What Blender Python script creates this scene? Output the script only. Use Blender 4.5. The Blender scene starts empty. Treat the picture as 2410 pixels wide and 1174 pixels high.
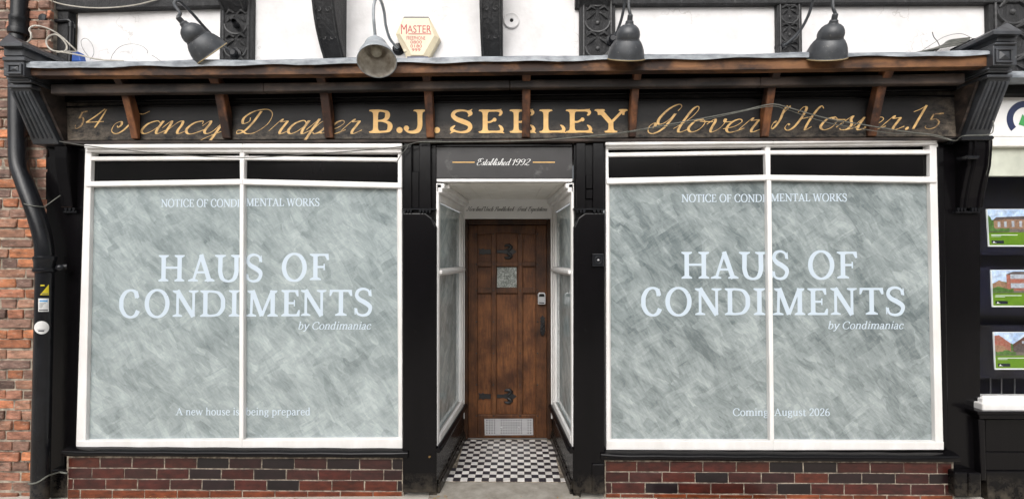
import bpy, bmesh, math, random
from mathutils import Vector, Matrix
R = math.radians
random.seed(7)
scene = bpy.context.scene
COL = scene.collection

# ------------------------------------------------------------------ camera
D, H = 3.17, 1.59                 # distance to the shopfront, eye height
FPX, W0, H0 = 1088.0, 2410.0, 1174.0
YAW, PITCH = R(0.7), R(1.2)
cam = bpy.data.cameras.new('camera')
cam.sensor_width = 36.0
cam.lens = 36.0 * FPX / W0
cam.clip_start, cam.clip_end = 0.05, 500
camo = bpy.data.objects.new('camera', cam)
COL.objects.link(camo)
camo.location = (0, -D, H)
camo.rotation_euler = (R(90) + PITCH, 0, YAW)
scene.camera = camo

# ------------------------------------------------------------------ light
SUN_EL, SUN_AZ = R(39), R(190)     # azimuth clockwise from +Y: behind the camera, a little to the left
world = bpy.data.worlds.new('World')
scene.world = world
world.use_nodes = True
wn = world.node_tree
wn.nodes.clear()
w_out = wn.nodes.new('ShaderNodeOutputWorld')
w_bg = wn.nodes.new('ShaderNodeBackground')
w_sky = wn.nodes.new('ShaderNodeTexSky')
w_hsv = wn.nodes.new('ShaderNodeHueSaturation')
w_sky.sky_type = 'NISHITA'
w_sky.sun_disc = False
w_sky.sun_elevation = SUN_EL
w_sky.sun_rotation = SUN_AZ
w_sky.air_density, w_sky.dust_density, w_sky.ozone_density = 1.0, 6.0, 1.0
w_hsv.inputs['Saturation'].default_value = 0.22     # thin overcast
w_bg.inputs['Strength'].default_value = 0.15
wn.links.new(w_sky.outputs[0], w_hsv.inputs['Color'])
wn.links.new(w_hsv.outputs[0], w_bg.inputs[0])
wn.links.new(w_bg.outputs[0], w_out.inputs[0])
sun = bpy.data.lights.new('sun', 'SUN')
sun.energy = 1.5
sun.angle = R(70)
sun.color = (1.0, 0.985, 0.965)
suno = bpy.data.objects.new('sun', sun)
COL.objects.link(suno)
sdir = Vector((math.sin(SUN_AZ) * math.cos(SUN_EL), math.cos(SUN_AZ) * math.cos(SUN_EL), math.sin(SUN_EL)))
suno.rotation_euler = (-sdir).to_track_quat('-Z', 'Y').to_euler()
scene.view_settings.view_transform = 'Standard'
scene.view_settings.look = 'None'
scene.view_settings.exposure = 0.14
scene.view_settings.gamma = 1.0
scene.render.engine = 'CYCLES'
scene.cycles.max_bounces = 16
scene.cycles.diffuse_bounces = 9

# ------------------------------------------------------------------ measuring: photo pixel -> point on a facade-parallel plane y = Y
_rt = Vector((math.cos(YAW), math.sin(YAW), 0))
_fw = Vector((-math.sin(YAW) * math.cos(PITCH), math.cos(YAW) * math.cos(PITCH), math.sin(PITCH)))
_up = _rt.cross(_fw)
CAMP = Vector((0, -D, H))
ZV = Vector((0, 0, 1))
def P(px, py, Y=0.0):
    d = _fw * FPX + _rt * (px - W0 / 2) + _up * (H0 / 2 - py)
    return CAMP + d * ((Y + D) / d.y)
def lerp(a, b, t): return a + (b - a) * t

# ------------------------------------------------------------------ mesh builder
class MB:
    def __init__(s): s.v, s.f, s.sm, s.c, s.mi = [], [], [], [], []
    def add(s, vs, fs, smooth=False, col=(1, 1, 1), mi=0):
        o = len(s.v)
        s.v += [Vector(v) for v in vs]
        for f in fs:
            s.f.append([i + o for i in f]); s.sm.append(smooth); s.c.append(col); s.mi.append(mi)
    def hexa(s, a, b, col=(1, 1, 1), mi=0):            # two quads, corner by corner
        s.add(list(a) + list(b), [(0, 1, 2, 3), (7, 6, 5, 4), (0, 4, 5, 1), (1, 5, 6, 2), (2, 6, 7, 3), (3, 7, 4, 0)], col=col, mi=mi)
    def box(s, x0, x1, y0, y1, z0, z1, col=(1, 1, 1), mi=0):
        s.hexa([(x0, y0, z0), (x1, y0, z0), (x1, y0, z1), (x0, y0, z1)], [(x0, y1, z0), (x1, y1, z0), (x1, y1, z1), (x0, y1, z1)], col, mi)
    def prism(s, pts, off, col=(1, 1, 1), mi=0):
        pts = [Vector(p) for p in pts]; off = Vector(off); n = len(pts)
        s.add(pts + [p + off for p in pts], [tuple(range(n)), tuple(range(2 * n - 1, n - 1, -1))] + [(i, (i + 1) % n, n + (i + 1) % n, n + i) for i in range(n)], col=col, mi=mi)
    def slab(s, pp, yf, yb, col=(1, 1, 1), mi=0):      # outline measured in photo pixels on plane yf, pushed back to yb
        s.prism([P(x, y, yf) for x, y in pp], (0, yb - yf, 0), col, mi)
    def bar(s, top, bot, yf, yb):                      # a long member given by its top and bottom edges
        for i in range(len(top) - 1):
            s.slab([top[i], top[i + 1], bot[i + 1], bot[i]], yf, yb)
    def tube(s, path, r, seg=10, caps=True, col=(1, 1, 1)):
        path = [Vector(p) for p in path]; n = len(path)
        rs = r if isinstance(r, (list, tuple)) else [r] * n
        vs, fs = [], []
        nrm = None
        for i, p in enumerate(path):
            t = (path[min(i + 1, n - 1)] - path[max(i - 1, 0)]).normalized()
            if nrm is None:
                nrm = t.orthogonal().normalized()
            nrm = (nrm - t * nrm.dot(t)).normalized()
            b = t.cross(nrm)
            for k in range(seg):
                a = 2 * math.pi * k / seg
                vs.append(p + (nrm * math.cos(a) + b * math.sin(a)) * rs[i])
        for i in range(n - 1):
            for k in range(seg):
                k2 = (k + 1) % seg
                fs.append((i * seg + k, i * seg + k2, (i + 1) * seg + k2, (i + 1) * seg + k))
        s.add(vs, fs, True, col)
        if caps:
            o = len(s.v) - len(vs)
            s.f.append([o + k for k in range(seg)][::-1]); s.f.append([o + (n - 1) * seg + k for k in range(seg)])
            s.sm += [False, False]; s.c += [col, col]; s.mi += [0, 0]
    def lathe(s, prof, o, axis, seg=28, col=(1, 1, 1)):   # prof: (radius, height along axis)
        axis = Vector(axis).normalized(); o = Vector(o)
        a0 = axis.orthogonal().normalized(); b0 = axis.cross(a0)
        vs, fs = [], []
        for r, h in prof:
            for k in range(seg):
                a = 2 * math.pi * k / seg
                vs.append(o + axis * h + (a0 * math.cos(a) + b0 * math.sin(a)) * max(r, 1e-4))
        for i in range(len(prof) - 1):
            for k in range(seg):
                k2 = (k + 1) % seg
                fs.append((i * seg + k, i * seg + k2, (i + 1) * seg + k2, (i + 1) * seg + k))
        s.add(vs, fs, True, col)
    def ball(s, c, r, seg=10, squash=(1, 1, 1)):
        c = Vector(c); vs, fs = [], []
        for i in range(1, seg):
            th = math.pi * i / seg
            for k in range(seg):
                a = 2 * math.pi * k / seg
                vs.append(c + Vector((math.sin(th) * math.cos(a) * squash[0], math.sin(th) * math.sin(a) * squash[1], math.cos(th) * squash[2])) * r)
        for i in range(seg - 2):
            for k in range(seg):
                fs.append((i * seg + k, i * seg + (k + 1) % seg, (i + 1) * seg + (k + 1) % seg, (i + 1) * seg + k))
        fs.append(tuple(range(seg))); fs.append(tuple((seg - 2) * seg + k for k in range(seg))[::-1])
        s.add(vs, fs, True)
    def build(s, name, mat, root=None, bevel=0, flat=False, seg=1, origin=None):
        off = root_loc(root) if origin is None else Vector(origin)
        me = bpy.data.meshes.new(name)
        me.from_pydata([v - off for v in s.v], [], s.f)
        for m in (mat if isinstance(mat, (list, tuple)) else [mat]): me.materials.append(m)
        me.polygons.foreach_set('use_smooth', s.sm)
        me.polygons.foreach_set('material_index', s.mi)
        at = me.color_attributes.new('tint', 'FLOAT_COLOR', 'CORNER')
        cols = []
        for p, c in zip(me.polygons, s.c): cols += [c[0], c[1], c[2], 1.0] * p.loop_total
        at.data.foreach_set('color', cols)
        if not flat:
            bm = bmesh.new(); bm.from_mesh(me)
            bmesh.ops.recalc_face_normals(bm, faces=bm.faces)
            bm.to_mesh(me); bm.free()
            if any(s.sm): me.set_sharp_from_angle(angle=R(40))
        me.update()
        o = bpy.data.objects.new(name, me)
        COL.objects.link(o)
        if root is not None: o.parent = root
        elif origin is not None: o.location = off
        if bevel:
            b = o.modifiers.new('bevel', 'BEVEL'); b.width = bevel; b.segments = seg; b.limit_method = 'ANGLE'; b.angle_limit = R(35)
        return o

def root_loc(r):
    v = Vector((0, 0, 0))
    while r is not None:
        v = v + r.location; r = r.parent
    return v
def tag(o, label=None, cat=None, group=None, kind=None):
    if label: o['label'] = label
    if cat: o['category'] = cat
    if group: o['group'] = group
    if kind: o['kind'] = kind
    return o
def thing(name, label, cat, loc, group=None):
    o = bpy.data.objects.new(name, None)
    o.empty_display_size = 0.1
    COL.objects.link(o); o.location = Vector(loc)
    return tag(o, label, cat, group)

# ------------------------------------------------------------------ materials
def newmat(name):
    m = bpy.data.materials.new(name); m.use_nodes = True
    nt = m.node_tree
    return m, nt, nt.nodes['Principled BSDF']
def N(nt, typ, **kw):
    n = nt.nodes.new(typ)
    for k, v in kw.items(): setattr(n, k, v)
    return n
def coords(nt, scale=(1, 1, 1), rot=(0, 0, 0), loc=(0, 0, 0)):
    tc = N(nt, 'ShaderNodeTexCoord'); mp = N(nt, 'ShaderNodeMapping')
    mp.inputs['Scale'].default_value = scale; mp.inputs['Rotation'].default_value = rot; mp.inputs['Location'].default_value = loc
    # rotate first, then scale: chain two mappings
    if any(rot):
        m0 = N(nt, 'ShaderNodeMapping'); m0.inputs['Rotation'].default_value = rot
        mp.inputs['Rotation'].default_value = (0, 0, 0)
        nt.links.new(tc.outputs['Object'], m0.inputs[0]); nt.links.new(m0.outputs[0], mp.inputs[0])
    else:
        nt.links.new(tc.outputs['Object'], mp.inputs[0])
    return mp.outputs[0]
def noise(nt, vec, scale, detail=4, rough=0.55, dist=0.0):
    n = N(nt, 'ShaderNodeTexNoise')
    n.inputs['Scale'].default_value = scale; n.inputs['Detail'].default_value = detail
    n.inputs['Roughness'].default_value = rough; n.inputs['Distortion'].default_value = dist
    nt.links.new(vec, n.inputs['Vector'])
    return n.outputs['Fac']
def ramp(nt, fac, stops):
    r = N(nt, 'ShaderNodeValToRGB')
    el = r.color_ramp.elements
    while len(el) < len(stops): el.new(0.5)
    for e, (p, c) in zip(el, stops):
        e.position = p; e.color = (c[0], c[1], c[2], 1) if not isinstance(c, (int, float)) else (c, c, c, 1)
    nt.links.new(fac, r.inputs[0])
    return r.outputs[0]
def mixc(nt, a, b, fac, mode='MIX'):
    m = N(nt, 'ShaderNodeMix', data_type='RGBA', blend_type=mode)
    for i, v in ((6, a), (7, b), (0, fac)):
        sock = m.inputs[i]
        if isinstance(v, (int, float)): sock.default_value = v if i == 0 else (v, v, v, 1)
        elif isinstance(v, (tuple, list)): sock.default_value = (v[0], v[1], v[2], 1)
        else: nt.links.new(v, sock)
    return m.outputs[2]
def mth(nt, op, a, b=0.0):
    m = N(nt, 'ShaderNodeMath', operation=op)
    for i, v in enumerate((a, b)):
        if isinstance(v, (int, float)): m.inputs[i].default_value = v
        else: nt.links.new(v, m.inputs[i])
    return m.outputs[0]
def bump(nt, bsdf, h, strength=0.3, dist=0.01):
    b = N(nt, 'ShaderNodeBump'); b.inputs['Strength'].default_value = strength; b.inputs['Distance'].default_value = dist
    nt.links.new(h, b.inputs['Height']); nt.links.new(b.outputs[0], bsdf.inputs['Normal'])
def pmat(name, col, rough=0.5, col2=None, scale=6, stretch=(1, 1, 1), lo=0.35, hi=0.65, bstr=0.15, bscale=60, coat=0.0, metal=0.0, tint=False, spec=0.5, dust=None, dustscale=25, dustlo=0.62, rvar=0.0):
    m, nt, bs = newmat(name)
    vec = coords(nt, stretch)
    c2 = col2 or tuple(x * 0.75 for x in col)
    c = ramp(nt, noise(nt, vec, scale, 6, 0.6), [(lo, c2), (hi, col)])
    if dust:
        f = ramp(nt, noise(nt, coords(nt), dustscale, 8, 0.7), [(dustlo, 0), (dustlo + 0.12, 1)])
        c = mixc(nt, c, dust, f)
    if tint:
        a = N(nt, 'ShaderNodeVertexColor', layer_name='tint')
        c = mixc(nt, c, a.outputs[0], 1.0, 'MULTIPLY')
    nt.links.new(c, bs.inputs['Base Color'])
    bs.inputs['Roughness'].default_value = rough
    if rvar:
        rr = ramp(nt, noise(nt, coords(nt, loc=(3, 1, 2)), 9, 5), [(0.3, rough - rvar), (0.7, rough + rvar)])
        nt.links.new(rr, bs.inputs['Roughness'])
    bs.inputs['Metallic'].default_value = metal
    bs.inputs['Specular IOR Level'].default_value = spec
    bs.inputs['Coat Weight'].default_value = coat
    if bstr: bump(nt, bs, noise(nt, coords(nt, stretch), bscale, 5, 0.6), bstr, 0.004)
    return m

M = {}
M['black'] = pmat('black_gloss_paint', (0.0048, 0.0042, 0.0050), 0.2, (0.0028, 0.0026, 0.003), 5, (1, 1, 0.25), bstr=0.3, bscale=22, spec=0.2, dust=(0.035, 0.032, 0.03), dustscale=14, dustlo=0.68, rvar=0.08)
def add_splash(m):
    nt = m.node_tree; bs = nt.nodes['Principled BSDF']
    src = bs.inputs['Base Color'].links[0].from_socket
    ge = N(nt, 'ShaderNodeNewGeometry'); sp = N(nt, 'ShaderNodeSeparateXYZ'); nt.links.new(ge.outputs['Position'], sp.inputs[0])
    low = ramp(nt, sp.outputs[2], [(0.0, 1.0), (0.16, 0.0)])
    mp = N(nt, 'ShaderNodeMapping'); nt.links.new(ge.outputs['Position'], mp.inputs[0])
    f = mth(nt, 'MULTIPLY', low, ramp(nt, noise(nt, mp.outputs[0], 17, 9, 0.72), [(0.42, 0.0), (0.68, 1.0)]))
    c = mixc(nt, src, (0.12, 0.10, 0.075), mth(nt, 'MULTIPLY', f, 0.65))
    nt.links.new(c, bs.inputs['Base Color'])
    nt.links.new(mixc(nt, 0.22, 0.8, f), bs.inputs['Roughness'])
M['blackflat'] = pmat('black_backing', (0.006, 0.006, 0.006), 0.7, bstr=0.05, spec=0.1)
M['white'] = pmat('white_gloss_paint', (0.80, 0.79, 0.785), 0.35, (0.70, 0.68, 0.66), 7, (1, 1, 0.4), bstr=0.2, bscale=35, dust=(0.46, 0.42, 0.36), dustscale=34, dustlo=0.66)
M['iron'] = pmat('cast_iron_paint', (0.013, 0.014, 0.017), 0.3, (0.007, 0.007, 0.008), 9, (1, 1, 0.4), bstr=0.3, bscale=30, dust=(0.16, 0.15, 0.14), dustscale=32, dustlo=0.66, rvar=0.1, spec=0.3)
M['bracket'] = pmat('weathered_bracket_paint', (0.050, 0.054, 0.062), 0.42, (0.022, 0.023, 0.026), 9, (1, 1, 0.5), bstr=0.35, bscale=30, dust=(0.17, 0.17, 0.17), dustscale=26, dustlo=0.62, rvar=0.1)
M['lead'] = pmat('lead_sheet', (0.40, 0.43, 0.46), 0.45, (0.14, 0.155, 0.175), 11, (0.7, 1, 2), bstr=0.5, bscale=18, dust=(0.5, 0.5, 0.5), dustscale=30, dustlo=0.66)
M['concrete'] = pmat('worn_concrete', (0.34, 0.315, 0.275), 0.85, (0.21, 0.19, 0.16), 9, bstr=0.6, bscale=70, dust=(0.42, 0.36, 0.26), dustscale=90, dustlo=0.66)
M['gold'] = pmat('gold_paint', (0.80, 0.50, 0.18), 0.5, (0.66, 0.38, 0.12), 14, bstr=0)
M['goldscript'] = pmat('faded_gold_paint', (0.66, 0.42, 0.16), 0.55, (0.34, 0.21, 0.09), 22, bstr=0, lo=0.36, hi=0.56)
M['goldworn'] = pmat('worn_gold_paint', (0.40, 0.25, 0.10), 0.6, (0.15, 0.09, 0.045), 40, bstr=0, lo=0.42, hi=0.56)
M['vinyl'] = pmat('white_vinyl', (0.52, 0.60, 0.68), 0.45, (0.50, 0.58, 0.66), 3, bstr=0)
M['cream'] = pmat('cream_plastic', (0.68, 0.60, 0.43), 0.4, (0.61, 0.53, 0.38), 8, bstr=0.05)
M['red'] = pmat('red_print', (0.50, 0.03, 0.05), 0.5, bstr=0)
M['navy'] = pmat('navy_plastic', (0.02, 0.03, 0.09), 0.3, bstr=0)
M['shade'] = pmat('lamp_enamel', (0.052, 0.057, 0.064), 0.45, (0.032, 0.034, 0.038), 16, bstr=0.1, bscale=50, dust=(0.16, 0.155, 0.145), dustscale=45, dustlo=0.60, rvar=0.1)
M['shadepale'] = pmat('pale_grey_enamel', (0.34, 0.37, 0.39), 0.45, (0.25, 0.27, 0.29), 16, bstr=0.1, bscale=50)
M['shadein'] = pmat('grimy_white_enamel', (0.66, 0.63, 0.58), 0.5, (0.36, 0.31, 0.25), 20, bstr=0.1, dust=(0.24, 0.10, 0.035), dustscale=26, dustlo=0.64)
M['bulbglass'] = pmat('dusty_bulb', (0.42, 0.40, 0.34), 0.4, (0.30, 0.28, 0.23), 20, bstr=0)
M['brass'] = pmat('dull_brass_rim', (0.38, 0.29, 0.15), 0.5, bstr=0)
M['cable_white'] = pmat('dirty_white_cable', (0.55, 0.52, 0.46), 0.5, (0.36, 0.33, 0.28), 20, bstr=0)
M['cable_dark'] = pmat('grey_cable', (0.055, 0.055, 0.05), 0.6, (0.12, 0.12, 0.11), 20, bstr=0)
M['cable_green'] = pmat('weathered_cable', (0.10, 0.105, 0.09), 0.6, (0.17, 0.17, 0.15), 30, bstr=0)
M['blue'] = pmat('blue_plastic', (0.01, 0.09, 0.42), 0.4, bstr=0)
M['steel'] = pmat('brushed_steel', (0.52, 0.52, 0.53), 0.42, (0.42, 0.42, 0.44), 18, (0.3, 1, 4), bstr=0.1, metal=0.55)
M['hole'] = pmat('dark_hole', (0.006, 0.006, 0.006), 0.9, bstr=0)
M['wroughtiron'] = pmat('wrought_iron', (0.012, 0.012, 0.013), 0.42, bstr=0.4, bscale=70)
M['paperwhite'] = pmat('white_print', (0.78, 0.78, 0.77), 0.5, bstr=0)
M['yellow'] = pmat('yellow_print', (0.78, 0.63, 0.02), 0.5, bstr=0)
M['skyblue'] = pmat('blue_print', (0.12, 0.38, 0.72), 0.5, bstr=0)
M['scriptgrey'] = pmat('grey_script', (0.16, 0.155, 0.155), 0.6, bstr=0)
M['inkgrey'] = pmat('grey_print', (0.12, 0.12, 0.13), 0.5, bstr=0)
M['tealgreen'] = pmat('green_logo', (0.06, 0.36, 0.10), 0.5, bstr=0)
M['board_white'] = pmat('white_sign_board', (0.80, 0.79, 0.785), 0.45, (0.77, 0.76, 0.75), 4, bstr=0.03)
M['satin_black_board'] = pmat('satin_black_board', (0.018, 0.0155, 0.0165), 0.36, (0.011, 0.010, 0.010), 5, bstr=0.08, bscale=12, dust=(0.07, 0.068, 0.066), dustscale=7, dustlo=0.58, rvar=0.08)
M['pane_black'] = pmat('blackened_pane', (0.006, 0.0055, 0.006), 0.12, (0.004, 0.004, 0.004), 3, bstr=0, spec=0.2)
M['offwhite_ceiling'] = pmat('offwhite_boards', (0.80, 0.78, 0.74), 0.5, (0.72, 0.70, 0.65), 8, bstr=0.1)
M['leaf'] = pmat('dry_leaf', (0.42, 0.28, 0.10), 0.8, (0.25, 0.14, 0.05), 40, bstr=0, tint=True)

def mat_wood(name, c1, c2, c3, stretch, rough=0.7, bs_=0.5):
    m, nt, bs = newmat(name)
    v = coords(nt, stretch)
    g = noise(nt, v, 14, 8, 0.65, 0.4)
    c = ramp(nt, g, [(0.3, c2), (0.55, c1), (0.75, c3)])
    pt = ramp(nt, noise(nt, coords(nt, tuple(0.35 * x + 0.65 for x in stretch)), 5, 6, 0.6), [(0.44, (0.16, 0.13, 0.12)), (0.60, (1, 1, 1))])
    c = mixc(nt, c, pt, 1.0, 'MULTIPLY')
    nt.links.new(c, bs.inputs['Base Color']); bs.inputs['Roughness'].default_value = rough
    bump(nt, bs, g, bs_, 0.004)
    return m
M['beamwood'] = mat_wood('stained_timber_beam', (0.175, 0.075, 0.027), (0.065, 0.030, 0.014), (0.27, 0.125, 0.045), (0.22, 1, 1.6))
M['strutwood'] = mat_wood('stained_timber_strut', (0.18, 0.065, 0.022), (0.055, 0.024, 0.013), (0.29, 0.115, 0.038), (1.2, 1.2, 0.35))
M['darkrail'] = mat_wood('dark_timber_rail', (0.055, 0.037, 0.029), (0.022, 0.017, 0.015), (0.12, 0.075, 0.05), (0.2, 1, 1.6))
def mat_doorwood(name, k=1.0, stretch=(1.6, 1.6, 0.16)):
    m, nt, bs = newmat(name)
    v = coords(nt, stretch)
    g = noise(nt, v, 30, 9, 0.7, 1.6)
    c = ramp(nt, g, [(0.32, (0.075 * k, 0.026 * k, 0.009 * k)), (0.52, (0.155 * k, 0.058 * k, 0.019 * k)), (0.72, (0.25 * k, 0.105 * k, 0.036 * k))])
    pt = ramp(nt, noise(nt, coords(nt, loc=(4, 4, 1)), 5, 6, 0.6), [(0.35, (0.38, 0.34, 0.33)), (0.62, (1.15, 1.15, 1.15))])
    c = mixc(nt, c, pt, 1.0, 'MULTIPLY')
    wr = ramp(nt, noise(nt, coords(nt, (1, 1, 0.4), loc=(9, 2, 1)), 38, 6, 0.7), [(0.68, 0), (0.76, 1)])
    c = mixc(nt, c, (0.27, 0.17, 0.09), wr)
    nt.links.new(c, bs.inputs['Base Color']); bs.inputs['Roughness'].default_value = 0.55
    bs.inputs['Specular IOR Level'].default_value = 0.35
    bump(nt, bs, g, 0.25, 0.003)
    return m
M['door'] = mat_doorwood('oak_door', .60)
M['doorpanel'] = mat_doorwood('oak_door_panel', .86)
M['doordark'] = mat_doorwood('dark_oak_frame', 0.28)

def mat_whitewash(name, seed, turn=0, thick=1.0, contrast=1.0):  # thick scales the brightness of the wash colour
    m, nt, bs = newmat(name)
    tc = N(nt, 'ShaderNodeTexCoord')
    base = N(nt, 'ShaderNodeMapping'); base.inputs['Location'].default_value = (seed, 0, seed * 0.7); base.inputs['Rotation'].default_value = (0, 0, R(turn))
    nt.links.new(tc.outputs['Object'], base.inputs[0])
    dn = N(nt, 'ShaderNodeTexNoise'); dn.inputs['Scale'].default_value = 2.6; dn.inputs['Detail'].default_value = 2
    nt.links.new(base.outputs[0], dn.inputs['Vector'])
    va = N(nt, 'ShaderNodeVectorMath', operation='SUBTRACT'); va.inputs[1].default_value = (0.5, 0.5, 0.5)
    nt.links.new(dn.outputs['Color'], va.inputs[0])
    vs = N(nt, 'ShaderNodeVectorMath', operation='SCALE'); vs.inputs['Scale'].default_value = 0.09
    nt.links.new(va.outputs[0], vs.inputs[0])
    vv = N(nt, 'ShaderNodeVectorMath', operation='ADD')
    nt.links.new(base.outputs[0], vv.inputs[0]); nt.links.new(vs.outputs[0], vv.inputs[1])
    def rotmap(ang, sc):
        a = N(nt, 'ShaderNodeMapping'); a.inputs['Rotation'].default_value = (0, R(ang), 0)
        b = N(nt, 'ShaderNodeMapping'); b.inputs['Scale'].default_value = sc
        nt.links.new(vv.outputs[0], a.inputs[0]); nt.links.new(a.outputs[0], b.inputs[0])
        return b.outputs[0]
    def cells(vec, scale, rnd=1.0):
        v = N(nt, 'ShaderNodeTexVoronoi', feature='SMOOTH_F1'); v.inputs['Scale'].default_value = scale
        v.inputs['Smoothness'].default_value = 0.3; v.inputs['Randomness'].default_value = rnd
        nt.links.new(vec, v.inputs['Vector'])
        s = N(nt, 'ShaderNodeSeparateColor'); nt.links.new(v.outputs['Color'], s.inputs[0])
        return s.outputs[0]
    A = -50
    def dabs(ang, scale, stretch, off, bristle, smooth=0.0):
        """brush dabs: straight-sided cells, each with its own load of paint and its own bristle streaks"""
        vec = rotmap(ang, (1, 0.01, stretch))
        v = N(nt, 'ShaderNodeTexVoronoi', feature='F1', distance='CHEBYCHEV'); v.inputs['Scale'].default_value = scale
        ad = N(nt, 'ShaderNodeVectorMath', operation='ADD'); ad.inputs[1].default_value = (off, 0, off * .6)
        nt.links.new(vec, ad.inputs[0]); nt.links.new(ad.outputs[0], v.inputs['Vector'])
        sp = N(nt, 'ShaderNodeSeparateColor'); nt.links.new(v.outputs['Color'], sp.inputs[0])
        b2 = rotmap(ang, (.55, 0.01, bristle))
        sh = N(nt, 'ShaderNodeVectorMath', operation='SCALE'); sh.inputs['Scale'].default_value = 9.0; nt.links.new(v.outputs['Color'], sh.inputs[0])
        a2 = N(nt, 'ShaderNodeVectorMath', operation='ADD'); nt.links.new(b2, a2.inputs[0]); nt.links.new(sh.outputs[0], a2.inputs[1])
        br = noise(nt, a2.outputs[0], 13, 6, 0.65)
        return sp.outputs[0], br
    r1, b1 = dabs(A - 9, 4.6, 2.4, 0.0, 5)
    r2, b2 = dabs(A + 16, 8.0, 2.6, 3.3, 6)
    r3, b3 = dabs(33, 7.5, 2.8, 7.1, 6)
    s1 = noise(nt, rotmap(A, (0.9, 0.01, 2.6)), 6.0, 9, 0.62, 0.6)
    gr_ = noise(nt, base.outputs[0], 60, 5, 0.7)
    lowf = noise(nt, base.outputs[0], 1.9, 5, 0.6)
    side = ramp(nt, noise(nt, base.outputs[0], 4.2, 4, 0.6), [(0.47, 0), (0.55, 0.85)])
    rr_ = mixc(nt, r2, r3, side); bb_ = mixc(nt, b2, b3, side)
    tot = mth(nt, 'MULTIPLY', r1, 0.13)
    for x, w in ((rr_, 0.15), (b1, 0.30), (bb_, 0.34), (s1, 0.52), (gr_, 0.12), (lowf, 0.60)):
        tot = mth(nt, 'ADD', tot, mth(nt, 'MULTIPLY', x, w))
    k_ = mth(nt, 'ADD', mth(nt, 'MULTIPLY', tot, 0.69 * contrast), 0.745 * (1 - contrast))
    c = ramp(nt, k_, [(p_, tuple(min(.8, x * thick) for x in c_)) for p_, c_ in [(0.55, (0.125, 0.151, 0.157)), (0.69, (0.208, 0.243, 0.247)), (0.81, (0.285, 0.325, 0.328)), (0.96, (0.40, 0.445, 0.446))]])
    nt.links.new(c, bs.inputs['Base Color'])
    bs.inputs['Roughness'].default_value = 0.75
    bs.inputs['Specular IOR Level'].default_value = 0.0
    bs.inputs['Coat Weight'].default_value = 1.0
    bs.inputs['Coat Roughness'].default_value = 0.015
    bs.inputs['Coat IOR'].default_value = 1.8
    return m
M['wash_a'] = mat_whitewash('whitewashed_glass', 0.0, 0, 1.22)
M['wash_b'] = mat_whitewash('whitewashed_glass_b', 5.3, 0, 1.0, 1.35)
M['wash_side_lightened'] = mat_whitewash('whitewashed_side_glass_lightened', 2.1, 90, 1.7)  # same whitewash, its colour lightened to make up for the dim lobby

def mat_plaster():
    m, nt, bs = newmat('painted_plaster')
    n1 = noise(nt, coords(nt), 5, 8, 0.6)
    c = ramp(nt, n1, [(0.25, (0.60, 0.585, 0.58)), (0.6, (0.735, 0.72, 0.72))])
    ck = N(nt, 'ShaderNodeTexVoronoi', feature='DISTANCE_TO_EDGE'); ck.inputs['Scale'].default_value = 3.1
    dn = N(nt, 'ShaderNodeTexNoise'); dn.inputs['Scale'].default_value = 5; dn.inputs['Detail'].default_value = 6
    vec = coords(nt); nt.links.new(vec, dn.inputs['Vector'])
    mx = mixc(nt, vec, dn.outputs['Color'], 0.35)
    nt.links.new(mx, ck.inputs['Vector'])
    cr = ramp(nt, ck.outputs['Distance'], [(0.0, (0.72, 0.70, 0.68)), (0.012, (1, 1, 1))])
    msk = ramp(nt, noise(nt, coords(nt, loc=(7, 0, 0)), 2.0, 4), [(0.5, 0), (0.62, 1)])
    c2 = mixc(nt, c, cr, 1.0, 'MULTIPLY')
    c = mixc(nt, c, c2, msk)
    nt.links.new(c, bs.inputs['Base Color']); bs.inputs['Roughness'].default_value = 0.75
    hh = mth(nt, 'ADD', noise(nt, coords(nt), 14, 7, 0.6), mth(nt, 'MULTIPLY', ck.outputs['Distance'], 0.4))
    bump(nt, bs, hh, 0.4, 0.012)
    return m
M['plaster'] = mat_plaster()

def mat_carved():
    m, nt, bs = newmat('carved_black_timber')
    n1 = noise(nt, coords(nt, (1, 1, 0.5)), 18, 8, 0.65)
    c = ramp(nt, n1, [(0.35, (0.005, 0.005, 0.0055)), (0.60, (0.015, 0.015, 0.017)), (0.76, (0.085, 0.085, 0.085))])
    nt.links.new(c, bs.inputs['Base Color']); bs.inputs['Roughness'].default_value = 0.5
    hh = noise(nt, coords(nt, (1, 1, 0.35)), 40, 7, 0.7)
    bump(nt, bs, hh, 1.0, 0.02)
    return m
M['carved'] = mat_carved()
M['relief'] = pmat('highlighted_carved_relief', (0.055, 0.055, 0.056), 0.5, (0.012, 0.012, 0.013), 40, bstr=0.6, bscale=50)  # lighter than the timber: highlights on the raised carving put into the colour

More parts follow.
